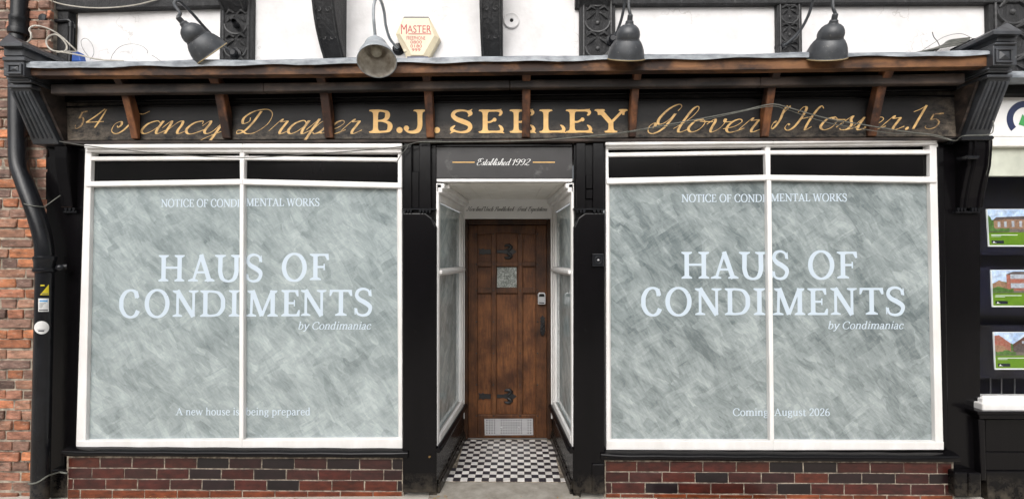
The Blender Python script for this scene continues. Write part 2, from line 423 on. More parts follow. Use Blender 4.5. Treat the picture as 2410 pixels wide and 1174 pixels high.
def mat_signboard():
    m, nt, bs = newmat('weathered_sign_board')
    n1 = noise(nt, coords(nt, (0.5, 1, 1.4)), 9, 9, 0.7)
    c = ramp(nt, n1, [(0.35, (0.005, 0.0047, 0.005)), (0.6, (0.011, 0.010, 0.010)), (0.78, (0.045, 0.041, 0.039))])
    tc = N(nt, 'ShaderNodeTexCoord'); sp = N(nt, 'ShaderNodeSeparateXYZ'); nt.links.new(tc.outputs['Object'], sp.inputs[0])
    # grime and flaking along the lower edge of the board and at its two ends (object z = 0 at the lower edge)
    low = mth(nt, 'SUBTRACT', 1.0, mth(nt, 'MULTIPLY', sp.outputs[2], 7.5))
    ends = mth(nt, 'MULTIPLY', mth(nt, 'SUBTRACT', mth(nt, 'ABSOLUTE', sp.outputs[0]), 2.72), 2.2)
    f = mth(nt, 'ADD', mth(nt, 'MAXIMUM', low, 0.0), mth(nt, 'MAXIMUM', ends, 0.0))
    n2 = noise(nt, coords(nt, (0.7, 1, 1.2), loc=(2, 0, 5)), 16, 9, 0.75)
    f = mth(nt, 'MULTIPLY', f, ramp(nt, n2, [(0.40, 0.0), (0.66, 1.0)]))
    c = mixc(nt, c, (0.135, 0.11, 0.085), mth(nt, 'MINIMUM', f, 0.95))
    n3 = ramp(nt, noise(nt, coords(nt, (1, 1, 1), loc=(8, 0, 1)), 20, 9, 0.75), [(0.66, 0), (0.74, 0.5)])
    c = mixc(nt, c, (0.16, 0.15, 0.15), n3)
    nt.links.new(c, bs.inputs['Base Color']); bs.inputs['Roughness'].default_value = 0.5; bs.inputs['Specular IOR Level'].default_value = 0.25
    bump(nt, bs, n1, 0.3, 0.004)
    return m
M['sign'] = mat_signboard()

def mat_brick(name, rough, var, wear, glaze=0.0, wst=(0.5, 1, 2.0)):
    m, nt, bs = newmat(name)
    a = N(nt, 'ShaderNodeVertexColor', layer_name='tint')
    n1 = noise(nt, coords(nt, (0.6, 1, 1.5)), 16, 8, 0.7)
    c = mixc(nt, a.outputs[0], ramp(nt, n1, [(0.3, (1 - var,) * 3), (0.7, (1 + var * 0.7,) * 3)]), 1.0, 'MULTIPLY')
    n2 = ramp(nt, noise(nt, coords(nt, wst, loc=(3, 3, 3)), 34, 8, 0.75), [(wear[0], 0), (wear[0] + 0.1, wear[1])])
    c = mixc(nt, c, wear[2], n2)
    nt.links.new(c, bs.inputs['Base Color']); bs.inputs['Roughness'].default_value = rough
    bs.inputs['Coat Weight'].default_value = glaze; bs.inputs['Coat Roughness'].default_value = 0.18
    bump(nt, bs, noise(nt, coords(nt), 45, 7, 0.7), 0.6 if not glaze else 0.15, 0.006)
    return m
M['brick'] = mat_brick('old_red_brick', 0.9, 0.8, (0.56, 0.6, (0.46, 0.38, 0.31)))
M['glazed'] = mat_brick('glazed_brick', 0.32, 0.75, (0.62, 0.3, (0.12, 0.06, 0.055)), 0.12, (0.16, 1, 2.4))
M['mortar'] = pmat('lime_mortar', (0.44, 0.38, 0.30), 0.95, (0.13, 0.11, 0.09), 22, bstr=0.8, bscale=60)
M['grout'] = pmat('dirty_grout', (0.34, 0.29, 0.23), 0.9, (0.12, 0.10, 0.08), 26, bstr=0.3, lo=.4, hi=.6)
M['floortile'] = mat_brick('glazed_floor_tile', 0.4, 0.25, (0.60, 0.35, (0.20, 0.165, 0.12)))

def mat_glassdark():
    m, nt, bs = newmat('dark_shop_glass')
    bs.inputs['Base Color'].default_value = (0.9, 0.9, 0.9, 1)
    bs.inputs['Roughness'].default_value = 0.02
    bs.inputs['Transmission Weight'].default_value = 1.0
    bs.inputs['IOR'].default_value = 1.1
    return m
def mat_leaded():
    m, nt, bs = newmat('textured_bullion_glass')
    n1 = noise(nt, coords(nt), 60, 6, 0.6, 2.0)
    c = ramp(nt, n1, [(0.35, (0.05, 0.055, 0.05)), (0.52, (0.26, 0.28, 0.26)), (0.68, (0.62, 0.64, 0.61))])
    nt.links.new(c, bs.inputs['Base Color']); bs.inputs['Roughness'].default_value = 0.12
    bump(nt, bs, n1, 0.8, 0.01)
    return m
M['bullion'] = mat_leaded()
def mat_poster(name, col, col2=None, e=0.6, sc=12):
    m, nt, bs = newmat(name)
    c = ramp(nt, noise(nt, coords(nt), sc, 8, 0.75), [(0.38, col2 or col), (0.62, col)])
    c = mixc(nt, c, ramp(nt, noise(nt, coords(nt, loc=(5, 1, 3)), 26, 7, 0.7), [(0.35, (.6, .6, .6)), (0.65, (1.15, 1.15, 1.15))]), 0.0 if 'white' in name or 'ink' in name or 'green' in name else 0.9, 'MULTIPLY')
    nt.links.new(c, bs.inputs['Base Color']); bs.inputs['Roughness'].default_value = 0.3
    nt.links.new(c, bs.inputs['Emission Color']); bs.inputs['Emission Strength'].default_value = e   # a lit window display
    return m

add_splash(M['black']); add_splash(M['iron'])

# ------------------------------------------------------------------ lettering (drawn with pen strokes, no font files)
def catmull(pts, n=7):
    pts = [Vector((p[0], p[1])) for p in pts]
    if len(pts) < 3: return pts
    out = []
    for i in range(len(pts) - 1):
        p0 = pts[max(i - 1, 0)]; p1 = pts[i]; p2 = pts[i + 1]; p3 = pts[min(i + 2, len(pts) - 1)]
        for k in range(n):
            t = k / n
            out.append(0.5 * ((2 * p1) + (p2 - p0) * t + (2 * p0 - 5 * p1 + 4 * p2 - p3) * t * t + (3 * p1 - p0 - 3 * p2 + p3) * t ** 3))
    out.append(pts[-1])
    return out
def L(*p, w=None): return ('L', p, w)
def C(*p, w=None): return ('C', p, w)
class Serif:
    def __init__(s, T, t, sw, wedge=0.0):
        s.T, s.t, s.sw, s.wedge = T, t, sw, wedge
        s.g = {}
        s.make()
    def foot(s, x, y, T=None, d=1, sw=None):           # serif bar at a stem's end, d = +1 when the stem rises from it
        sw = sw or s.sw; T = T or s.T
        y2 = y + d * s.t * .68
        r = [('P', [(x - sw, y), (x + sw, y), (x + sw, y2), (x - sw, y2)], None)]
        h = s.wedge or s.t * .6
        r.append(('P', [(x - sw * 0.92, y2), (x + sw * 0.92, y2), (x + T * 0.5, y2 + d * h), (x - T * 0.5, y2 + d * h)], None))
        return r
    def stem(s, x, y0=0.0, y1=1.0, T=None, bot=True, top=True):
        T = T or s.T
        r = [L((x, y1), (x, y0), w=T)]
        if bot: r += s.foot(x, y0, T, 1)
        if top: r += s.foot(x, y1, T, -1)
        return r
    def drop(s, x, y, d, h=None):                     # wedge at an arm's end
        h = h or 0.24
        return [('P', [(x + 0.02, y), (x - s.T * 0.75, y), (x - s.t * 0.3, y + d * h), (x + 0.035, y + d * h)], None)]
    def make(s):
        T, t, g = s.T, s.t, s.g
        h = t / 2
        st, ft, dp = s.stem, s.foot, s.drop
        g['H'] = (.94, st(.18) + st(.76) + [L((.18, .52), (.76, .52), w=t)])
        g['A'] = (.86, [L((.12, 0), (.42, 1), w=t * 1.2), L((.40, 1.0), (.72, 0), w=T), L((.22, .34), (.6, .34), w=t)] + ft(.12, 0, t) + ft(.72, 0))
        g['U'] = (.88, [C((.18, 1), (.18, .62), (.18, .34), (.26, .08), (.45, -.01), (.63, .08), (.71, .34), (.71, .62), (.71, 1))] + ft(.18, 1, T, -1) + ft(.71, 1, T, -1))
        g['S'] = (.62, [C((.5, .74), (.46, .93), (.3, 1.01), (.14, .94), (.09, .76), (.18, .6), (.34, .49), (.49, .35), (.51, .2), (.43, .04), (.27, -.01), (.12, .06), (.07, .26), w=[t, t, t * 1.1, t * 1.5, T * .8, T, T * 1.05, T, T * .8, t * 1.5, t * 1.1, t, t])] + [('P', [(.51, .72), (.56, .72), (.54, .98), (.51, .98)], None), ('P', [(.06, .28), (.02, .28), (.03, .02), (.06, .02)], None)])
        g['O'] = (.92, [C(*[(.46 + .37 * math.cos(a * math.pi / 8 + .6), .5 + .51 * math.sin(a * math.pi / 8 + .6)) for a in range(17)])])
        g['Q'] = g['O']
        g['F'] = (.68, st(.18) + [L((.1, 1 - h), (.58, 1 - h), w=t), L((.18, .5), (.46, .5), w=t)] + dp(.58, 1, -1) + [('P', [(.44, .62), (.485, .62), (.485, .38), (.44, .38)], None)])
        g['E'] = (.72, st(.18) + [L((.1, 1 - h), (.58, 1 - h), w=t), L((.18, .5), (.46, .5), w=t), L((.1, h), (.62, h), w=t)] + dp(.58, 1, -1) + dp(.63, 0, 1) + [('P', [(.44, .62), (.485, .62), (.485, .38), (.44, .38)], None)])
        g['L'] = (.68, st(.18) + [L((.1, h), (.6, h), w=t)] + dp(.61, 0, 1, .28))
        g['C'] = (.80, [C((.7, .72), (.64, .93), (.46, 1.01), (.25, .93), (.11, .7), (.09, .5), (.11, .3), (.25, .07), (.47, -.01), (.65, .07), (.74, .24))] + [('P', [(.69, .70), (.74, .70), (.73, .98), (.70, .98)], None)])
        g['N'] = (.92, [L((.17, 0), (.17, 1), w=t * 1.2), L((.77, 0), (.77, 1), w=t * 1.2), L((.15, 1), (.77, 0), w=T)] + ft(.17, 0, t) + ft(.13, 1, t, -1, s.sw * .8) + ft(.77, 1, t, -1))
        g['D'] = (.90, st(.18) + [C((.18, 1 - h), (.42, 1 - h), (.64, .9), (.78, .7), (.8, .5), (.78, .3), (.64, .1), (.42, h), (.18, h))])
        g['I'] = (.40, st(.2))
        g['M'] = (1.08, [L((.16, 0), (.19, 1), w=t * 1.2), L((.2, 1), (.53, .02), w=T), L((.53, .02), (.88, 1), w=t * 1.3)] + st(.9, top=False) + ft(.16, 0, t) + ft(.14, 1, t, -1, s.sw * .6) + ft(.93, 1, T, -1, s.sw * .7))
        g['T'] = (.76, st(.38, top=False) + [L((.06, 1 - h), (.7, 1 - h), w=t)] + dp(.7, 1, -1) + [('P', [(.03, 1), (.03 + T * .75, 1), (.07, .76), (.02, .76)], None)])
        g['W'] = (1.15, [L((.12, 1), (.36, 0), w=T), L((.36, 0), (.58, .98), w=t), L((.56, .98), (.80, 0), w=T), L((.80, 0), (1.02, 1), w=t)] + ft(.12, 1, T, -1) + ft(1.02, 1, t, -1))
        g['R'] = (.80, st(.18) + [C((.18, 1 - h), (.4, 1 - h), (.55, .9), (.58, .75), (.54, .6), (.4, .5), (.18, .49)), L((.36, .5), (.7, .03), w=T), L((.66, h), (.82, h), w=t)])
        g['P'] = g['R']
        g['K'] = (.84, st(.18) + [L((.68, 1), (.2, .44), w=t), L((.34, .6), (.72, .02), w=T)] + ft(.68, 1, t, -1) + ft(.74, 0))
        g['B'] = (.80, st(.18) + [C((.18, 1 - h), (.42, 1 - h), (.57, .92), (.61, .77), (.56, .61), (.42, .53), (.18, .52)), C((.3, .52), (.48, .51), (.64, .43), (.69, .27), (.63, .09), (.46, h), (.18, h))])
        g['J'] = (.62, [C((.42, 1), (.42, .6), (.42, .3), (.38, .08), (.22, -.02), (.07, .06), (.06, .22)), ('D', (.10, .22), s.T * .6)] + ft(.42, 1, T, -1))
        g['Y'] = (.84, [L((.12, 1), (.42, .44), w=T), L((.74, 1), (.44, .46), w=t * 1.2)] + st(.42, 0, .5, top=False) + ft(.12, 1, T, -1) + ft(.74, 1, t, -1))
        g['.'] = (.3, [('D', (.15, T * .55), T * .62)])
        x = .70
        g['a'] = (.54, [C((.1, .55), (.2, .69), (.33, .66), (.39, .5), (.39, .2), (.43, .03), (.53, .02)), C((.38, .41), (.2, .35), (.09, .24), (.1, .08), (.2, 0), (.33, .06), (.39, .16))])
        hump = lambda x0: [C((x0, .5), (x0 + .12, .66), (x0 + .24, .69), (x0 + .33, .58), (x0 + .34, .4), (x0 + .34, .2), (x0 + .34, 0))]
        fl = lambda x0: [L((x0 - .09, x - .03), (x0 + T / 2, x - .01), w=t)]
        sf = lambda x0: [L((x0 - s.sw * .8, h), (x0 + s.sw * .8, h), w=t)]
        g['n'] = (.64, [L((.15, x), (.15, 0), w=T)] + fl(.15) + sf(.15) + hump(.15) + sf(.49))
        g['m'] = (.98, [L((.15, x), (.15, 0), w=T)] + fl(.15) + sf(.15) + hump(.15) + sf(.49) + hump(.49) + sf(.83))
        g['h'] = (.64, [L((.15, 1.06), (.15, 0), w=T), L((.05, 1.04), (.2, 1.06), w=t)] + sf(.15) + hump(.15) + sf(.49))
        g['r'] = (.48, [L((.15, x), (.15, 0), w=T)] + fl(.15) + sf(.15) + [C((.15, .48), (.26, .64), (.38, .69), (.44, .64), w=[t, t * 1.4, T * .9, T])])
        g['u'] = (.64, [C((.14, x), (.14, .4), (.15, .12), (.26, .01), (.4, .08), (.48, .22)), L((.48, x), (.48, 0), w=T), L((.46, h), (.58, h), w=t)] + fl(.14) + fl(.48))
        g['e'] = (.56, [C((.1, .38), (.3, .39), (.46, .40), (.44, .58), (.3, .69), (.16, .6), (.09, .36), (.14, .1), (.29, 0), (.42, .05), (.5, .16), w=[t, t, t * 1.2, T * .8, t * 1.2, T * .8, T, T * .8, t * 1.3, t, t])])
        g['o'] = (.60, [C(*[(.3 + .22 * math.cos(a * math.pi / 6 + .6), .345 + .35 * math.sin(a * math.pi / 6 + .6)) for a in range(13)])])
        g['c'] = (.52, [C((.45, .52), (.38, .68), (.24, .68), (.1, .5), (.1, .22), (.22, .01), (.38, .04), (.48, .16))])
        g['s'] = (.46, [C((.37, .52), (.32, .66), (.2, .69), (.1, .58), (.16, .43), (.3, .32), (.38, .18), (.3, .03), (.18, 0), (.09, .06), (.07, .18), w=[t, t, t * 1.2, T * .8, T, T, T * .8, t * 1.3, t, t, t])])
        g['i'] = (.32, [L((.16, x), (.16, 0), w=T)] + fl(.16) + sf(.16) + [('D', (.16, .97), T * .55)])
        g['b'] = (.62, [L((.13, 1.06), (.13, .02), w=T), L((.03, 1.04), (.18, 1.06), w=t), C((.13, .5), (.27, .68), (.43, .64), (.52, .36), (.44, .08), (.28, 0), (.13, .1))])
        g['d'] = (.64, [L((.46, 1.06), (.46, 0), w=T), L((.36, 1.04), (.5, 1.06), w=t), L((.44, h), (.58, h), w=t), C((.46, .55), (.34, .68), (.18, .63), (.09, .36), (.15, .08), (.3, 0), (.46, .16))])
        g['p'] = (.64, [L((.15, x), (.15, -.3), w=T), L((.03, -.3), (.28, -.3), w=t), C((.15, .5), (.29, .68), (.45, .64), (.54, .36), (.46, .08), (.3, 0), (.15, .1))] + fl(.15))
        g['g'] = (.58, [C((.28, .69), (.13, .62), (.12, .42), (.26, .30), (.41, .38), (.43, .58), (.28, .69)), C((.2, .32), (.12, .2), (.22, .11), (.4, .06), (.47, -.1), (.32, -.26), (.12, -.22), (.1, -.06), (.22, .07)), L((.4, .66), (.54, .68), w=t)])
        g['t'] = (.42, [C((.17, .92), (.17, .6), (.17, .3), (.19, .06), (.28, 0), (.4, .06), w=[t, T, T, T, T * .7, t]), L((.04, x - h), (.37, x - h), w=t)])
        g['w'] = (.86, [L((.08, x), (.25, 0), w=T), L((.25, 0), (.42, .66), w=t), L((.42, .68), (.58, 0), w=T), L((.58, 0), (.77, x), w=t), L((0, x - h), (.18, x - h), w=t), L((.68, x - h), (.84, x - h), w=t)])
        g['y'] = (.60, [L((.08, x), (.3, .02), w=T), C((.54, x), (.4, .28), (.28, -.1), (.16, -.28), (.05, -.24)), L((0, x - h), (.18, x - h), w=t), L((.44, x - h), (.62, x - h), w=t)])
        g['A_'] = g['A']
        g['2'] = (.58, [C((.1, .74), (.16, .93), (.3, 1.0), (.45, .92), (.47, .72), (.38, .5), (.2, .25), (.08, .05)), L((.07, h * 1.3), (.52, h * 1.3), w=t * 1.3)])
        g['0'] = (.62, [C(*[(.31 + .21 * math.cos(a * math.pi / 6 + .6), .5 + .5 * math.sin(a * math.pi / 6 + .6)) for a in range(13)])])
        g['6'] = (.60, [C((.46, .96), (.3, .92), (.14, .68), (.09, .36), (.14, .1), (.3, 0), (.46, .1), (.5, .32), (.42, .52), (.28, .57), (.13, .42))])
        g[' '] = (.30, [])
        for q in 'AHNMW':
            pass
    def pen(s, d): return s.t + (s.T - s.t) * abs(d.y) ** 1.3

class Script:
    def __init__(s, T, t):
        s.T, s.t = T, t
        g = s.g = {}
        g['a'] = (.50, [C((.38, .40), (.27, .5), (.1, .38), (.05, .13), (.15, 0), (.28, .09), (.38, .3), (.41, .5)), C((.41, .5), (.39, .15), (.45, 0), (.60, .14))])
        g['n'] = (.50, [C((-.02, .22), (.08, .48), (.12, .4), (.12, .15), (.12, 0)), C((.12, .1), (.25, .43), (.34, .49), (.38, .36), (.37, .12), (.43, 0), (.58, .14))])
        g['m'] = (.76, [C((-.02, .22), (.08, .48), (.12, .4), (.12, .15), (.12, 0)), C((.12, .1), (.25, .43), (.34, .49), (.38, .36), (.38, .12), (.38, 0)), C((.38, .1), (.51, .43), (.6, .49), (.64, .36), (.63, .12), (.69, 0), (.84, .14))])
        g['c'] = (.38, [C((.33, .38), (.3, .49), (.14, .42), (.05, .2), (.12, .02), (.25, 0), (.46, .16))])
        g['y'] = (.48, [C((-.02, .3), (.08, .49), (.12, .4), (.1, .12), (.18, 0), (.3, .12), (.39, .5)), C((.39, .5), (.38, 0), (.34, -.35), (.2, -.48), (.1, -.38), (.22, -.16), (.55, .14))])
        g['r'] = (.40, [C((-.02, .1), (.12, .53), (.15, .45), (.28, .47), (.28, .35), (.26, .1), (.32, 0), (.48, .14))])
        g['p'] = (.50, [C((-.02, .15), (.14, .56)), C((.14, .56), (.12, .1), (.1, -.5)), C((.12, .08), (.22, .42), (.34, .48), (.4, .3), (.35, .08), (.24, 0), (.17, .05)), C((.35, .06), (.43, .02), (.58, .14))])
        g['e'] = (.36, [C((-.02, .12), (.2, .22), (.3, .4), (.22, .5), (.1, .4), (.05, .18), (.12, .01), (.24, 0), (.44, .15))])
        g['l'] = (.26, [C((-.02, .12), (.2, .5), (.28, .85), (.22, 1), (.14, .85), (.1, .3), (.12, .04), (.2, 0), (.34, .14))])
        g['o'] = (.42, [C((.24, .5), (.1, .42), (.05, .15), (.16, 0), (.3, .1), (.34, .35), (.25, .5), (.24, .42), (.5, .40))])
        g['v'] = (.42, [C((-.02, .3), (.08, .49), (.13, .4), (.14, .1), (.2, 0), (.32, .15), (.36, .45), (.32, .5), (.35, .4), (.5, .40))])
        g['s'] = (.36, [C((-.02, .1), (.18, .53), (.2, .4), (.28, .2), (.24, .03), (.12, 0), (.07, .06)), C((.24, .03), (.32, .04), (.44, .14))])
        g['i'] = (.24, [C((-.02, .15), (.1, .5)), C((.1, .5), (.09, .12), (.15, 0), (.32, .14)), ('D', (.13, .74), .062)])
        g['t'] = (.27, [C((-.02, .15), (.12, .55)), C((.13, .88), (.11, .12), (.17, 0), (.34, .14)), L((0, .56), (.26, .58), w=t * 1.3)])
        g['d'] = (.50, [C((.38, .40), (.27, .5), (.1, .38), (.05, .13), (.15, 0), (.28, .09), (.38, .3)), C((.42, .98), (.39, .3), (.39, .12), (.45, 0), (.60, .14))])
        g['h'] = (.50, [C((-.02, .12), (.2, .5), (.27, .85), (.21, 1), (.14, .85), (.12, .3), (.12, 0)), C((.12, .1), (.25, .43), (.34, .49), (.38, .36), (.37, .12), (.43, 0), (.58, .14))])
        g['b'] = (.40, [C((-.02, .12), (.18, .5), (.25, .85), (.19, 1), (.12, .8), (.09, .15), (.16, 0), (.3, .08), (.34, .32), (.28, .42), (.48, .40))])
        g['u'] = (.48, [C((-.02, .25), (.08, .5), (.08, .12), (.16, 0), (.3, .15), (.37, .5)), C((.37, .5), (.35, .12), (.41, 0), (.56, .14))])
        g['k'] = (.46, [C((-.02, .12), (.2, .5), (.27, .85), (.21, 1), (.14, .85), (.12, .3), (.12, 0)), C((.12, .18), (.3, .46), (.34, .38), (.17, .26), (.32, .1), (.38, 0), (.54, .14))])
        g['x'] = (.42, [C((-.02, .35), (.08, .5), (.2, .25), (.28, 0), (.48, .14)), C((.38, .48), (.2, .25), (.04, .0))])
        g['F'] = (.80, [C((.62, .93), (.52, .5), (.36, .1), (.14, -.02), (-.1, .12), (-.14, .42), (.05, .55), (.16, .4), (.08, .28), (.0, .36)), C((.2, .72), (.3, .92), (.55, .93), (.8, .9), (1.0, 1.04)), L((.42, .5), (.72, .53), w=t * 1.4)])
        g['D'] = (.95, [C((.42, .93), (.38, .45), (.27, .1), (.1, .0), (.04, .12), (.18, .13), (.4, .0), (.66, .06), (.88, .4), (.84, .8), (.58, 1.0), (.2, .92), (.0, .66), (.08, .42), (.24, .5), (.2, .66))])
        g['G'] = (.85, [C((.72, .78), (.76, .95), (.58, 1.03), (.3, .85), (.15, .5), (.26, .28), (.48, .34), (.66, .6)), C((.68, .68), (.62, .3), (.5, .05), (.25, -.08), (.02, .0), (-.06, .2), (.06, .32), (.16, .22), (.1, .14))])
        g['H'] = (.98, [C((.05, .72), (.14, .96), (.3, .9), (.33, .5), (.25, .12), (.08, -.02), (-.1, .08), (-.08, .25), (.02, .2)), C((1.0, .9), (.86, 1.0), (.76, .8), (.72, .3), (.78, .0), (.96, .14)), C((.3, .45), (.5, .5), (.74, .56))])
        g['E'] = (.66, [C((.6, .82), (.56, 1), (.36, .98), (.25, .78), (.36, .6), (.5, .56)), C((.4, .56), (.14, .46), (.06, .2), (.2, 0), (.45, .05), (.66, .26)), C((.36, .98), (.1, .95), (.0, .75), (.1, .62))])
        g['U'] = (.84, [C((.02, .7), (.12, .97), (.2, .88), (.18, .25), (.3, 0), (.55, .15), (.68, .98)), C((.68, .98), (.64, .15), (.7, 0), (.9, .14)), C((.12, .97), (-.05, .95), (-.12, .78))])
        g['P'] = (.74, [C((.34, .9), (.3, .3), (.2, .02), (.05, 0), (.0, .12)), C((.05, .6), (.1, .88), (.4, 1.0), (.7, .9), (.7, .6), (.5, .45), (.32, .5))])
        g['&'] = (.95, [C((.98, 1.0), (.74, .92), (.54, 1.0), (.42, .82), (.52, .62), (.66, .42), (.60, .12), (.36, -.03), (.08, .04), (.02, .22), (.14, .32), (.24, .24)), C((.50, .60), (.76, .82), (.98, 1.0))])
        g['5'] = (.58, [L((.28, .93), (.58, .96), w=T * .8), C((.24, .93), (.18, .56)), C((.18, .56), (.36, .62), (.5, .42), (.42, .12), (.2, 0), (.06, .1), (.08, .2))])
        g['4'] = (.60, [C((.46, 1), (.25, .62), (.02, .28)), L((.02, .29), (.62, .33), w=t * 1.6), C((.52, .98), (.46, .4), (.40, 0), w=[T * .7, T, T * .8])])
        g['1'] = (.40, [C((.08, .72), (.22, .84), (.32, 1)), C((.32, 1), (.28, .5), (.24, 0))])
        g['9'] = (.48, [C((.40, .74), (.32, .97), (.14, .92), (.06, .66), (.18, .48), (.32, .58), (.41, .85)), C((.43, .9), (.38, .3), (.22, 0), (.06, .1))])
        g['2'] = (.52, [C((.1, .76), (.2, .98), (.42, .92), (.4, .65), (.2, .3), (.02, .04)), C((.02, .04), (.16, .12), (.32, .0), (.5, .1), w=[t, T * .7, T * .7, t])])
        g['.'] = (.26, [('D', (.1, .06), .065)])
        g['*'] = (.30, [('D', (.15, .3), .055)])
        g[' '] = (.30, [])
    def pen(s, d): return s.t + (s.T - s.t) * max(0.0, -d.y) ** 1.25

def letters(mb, font, text, o, u, v, n, slant=0.0, track=0.0, eps=0.0006, widthscale=1.0, bold=1.0):
    """strokes laid on the plane o + x*u + y*v, each a hair above the one before so that none share a plane"""
    x0 = 0.0; k = 0
    def put(px, py, e, dx=0.0): return o + u * (px * widthscale + dx + py * slant) + v * py + n * e
    for ch in text:
        adv, strokes = font.g[ch]
        for kind, pts, w in strokes:
            e = eps + (k % 24) * 0.00004; k += 1
            if kind == 'P':
                mb.add([put(x0 + p[0], p[1], e) for p in pts], [(0, 1, 2, 3)])
                continue
            if kind == 'Q':                              # a symmetrical serif, row by row
                vs = []
                for cx_, a_, yy_ in pts: vs += [put(x0 + cx_, yy_, e, -a_), put(x0 + cx_, yy_, e, a_)]
                mb.add(vs, [(2 * i, 2 * i + 1, 2 * i + 3, 2 * i + 2) for i in range(len(pts) - 1)])
                continue
            if kind == 'D':
                mb.add([put(x0 + pts[0], pts[1] + w * math.sin(a * math.pi / 8), e, w * math.cos(a * math.pi / 8)) for a in range(16)], [tuple(range(16))])
                continue
            line = catmull(pts) if kind == 'C' else [Vector(q) for q in pts]
            m = len(line)
            vs = []
            for i, q in enumerate(line):
                d = (line[min(i + 1, m - 1)] - line[max(i - 1, 0)])
                d = Vector((d.x * widthscale, d.y))
                d = d.normalized() if d.length > 1e-6 else Vector((0, -1))
                if w is None: ww = font.pen(d)
                elif isinstance(w, (list, tuple)):
                    f = i / (m - 1) * (len(w) - 1); a = min(int(f), len(w) - 2); ww = lerp(w[a], w[a + 1], f - a)
                else: ww = w
                ww *= bold
                nn = Vector((-d.y, d.x)) * ww / 2
                ee = e + i * 0.0000012
                vs += [put(x0 + q.x, q.y + nn.y, ee, nn.x), put(x0 + q.x, q.y - nn.y, ee, -nn.x)]
            mb.add(vs, [(2 * i, 2 * i + 1, 2 * i + 3, 2 * i + 2) for i in range(m - 1)])
        x0 += adv + track
def write(mb, font, text, xl, xr, yb, cap, Y, slant=0.0, track=0.0, yb2=None, eps=0.0006, bold=1.0):
    """fit text between photo columns xl..xr on plane Y: baseline yb (yb2 at the right end), cap height in photo pixels"""
    a = P(xl, yb, Y); b = P(xr, yb if yb2 is None else yb2, Y)
    ch = (P((xl + xr) / 2, yb - cap, Y) - P((xl + xr) / 2, yb, Y)).length
    want = (b - a).length / ch
    ws = 1.0
    for _ in range(4):                                   # the width that makes the drawn strokes span exactly xl..xr
        q = MB(); letters(q, font, text, Vector((0, 0, 0)), Vector((1, 0, 0)), Vector((0, 1, 0)), ZV, slant, track, 0, ws, bold)
        x0, x1 = min(v.x for v in q.v), max(v.x for v in q.v)
        ws *= want / (x1 - x0) if not slant else max(.2, (want - slant * .75) / max(.05, (x1 - x0) - slant * .75))
    u = (b - a).normalized() * ch
    letters(mb, font, text, a - u * x0, u, ZV * ch, Vector((0, -1, 0)), slant, track, eps, ws, bold)
F_LORA = Serif(.17, .085, .18)
F_SMALL = Serif(.15, .075, .15)
F_GOLD = Serif(.215, .08, .22, wedge=.12)
def _fish(x, y, d, T=.21, sw=.26):
    h = [(T / 2, .24), (T / 2 + .015, .13), (sw * .72, .075), (sw + .03, .055), (sw, .0), (sw * .55, -.02), (0, .0)]
    return ('Q', [(x, a, y + d * b) for a, b in h[:-2]] + [(x, sw * .55, y - d * .012)], None)
def _gold():
    g = F_GOLD.g
    stem = lambda x, y0=0, y1=1: [L((x, y1 - .1), (x, y0 + .1), w=.21), _fish(x, y0, 1), _fish(x, y1, -1)]
    tophook = [L((.25, .955), (.70, .965), w=.085), C((.62, .965), (.74, .955), (.79, .88), (.76, .79), (.71, .75), w=[.08, .13, .14, .10, .03]), C((.72, .96), (.80, 1.03), w=[.10, .02])]
    bothook = [L((.25, .045), (.74, .045), w=.085), C((.64, .045), (.78, .06), (.82, .15), (.78, .26), (.71, .33), w=[.08, .14, .15, .11, .03]), C((.78, .05), (.90, -.015), w=[.11, .02])]
    g['E'] = (1.0, stem(.25) + tophook + bothook + [C((.30, .47), (.42, .47), (.55, .56), w=[.08, .08, .1]), ('D', (.57, .57), .085)])
    g['L'] = (1.0, stem(.25) + bothook)
    g['B'] = (.85, stem(.25) + [C((.25, .955), (.45, .955), (.62, .90), (.66, .75), (.60, .60), (.46, .53), (.25, .52)), C((.3, .52), (.52, .51), (.70, .42), (.75, .27), (.68, .09), (.48, .045), (.25, .045))])
    g['J'] = (.8, [C((.55, .9), (.55, .6), (.55, .3), (.49, .1), (.34, .03), (.2, .05), (.12, .14), w=[.21, .21, .21, .2, .13, .09, .08]), _fish(.55, 1, -1), ('D', (.15, .2), .115)])
    g['Y'] = (1.0, [L((.2, .94), (.52, .42), w=.2), L((.88, .94), (.54, .44), w=.11), L((.52, .5), (.52, .1), w=.21), _fish(.52, 0, 1), _fish(.18, 1, -1, .16, .2), _fish(.9, 1, -1, .09, .17)])
    g['S'] = (.8, g['S'][1] and [C((.56, .80), (.50, .93), (.34, .975), (.16, .92), (.10, .76), (.2, .6), (.36, .5), (.54, .38), (.58, .22), (.5, .07), (.32, .025), (.14, .08), w=[.09, .08, .08, .13, .18, .2, .21, .2, .18, .13, .08, .08]),
              C((.50, .92), (.58, .90), (.60, .82), (.52, .71), w=[.1, .14, .13, .03]), C((.55, .92), (.64, 1.03), w=[.10, .02]), C((.16, .09), (.08, .11), (.07, .2), (.16, .32), w=[.1, .14, .13, .03]), C((.12, .08), (.02, -.03), w=[.10, .02])])
_gold()
F_COPPER = Script(.105, .03)
F_FINE = Script(.13, .05)

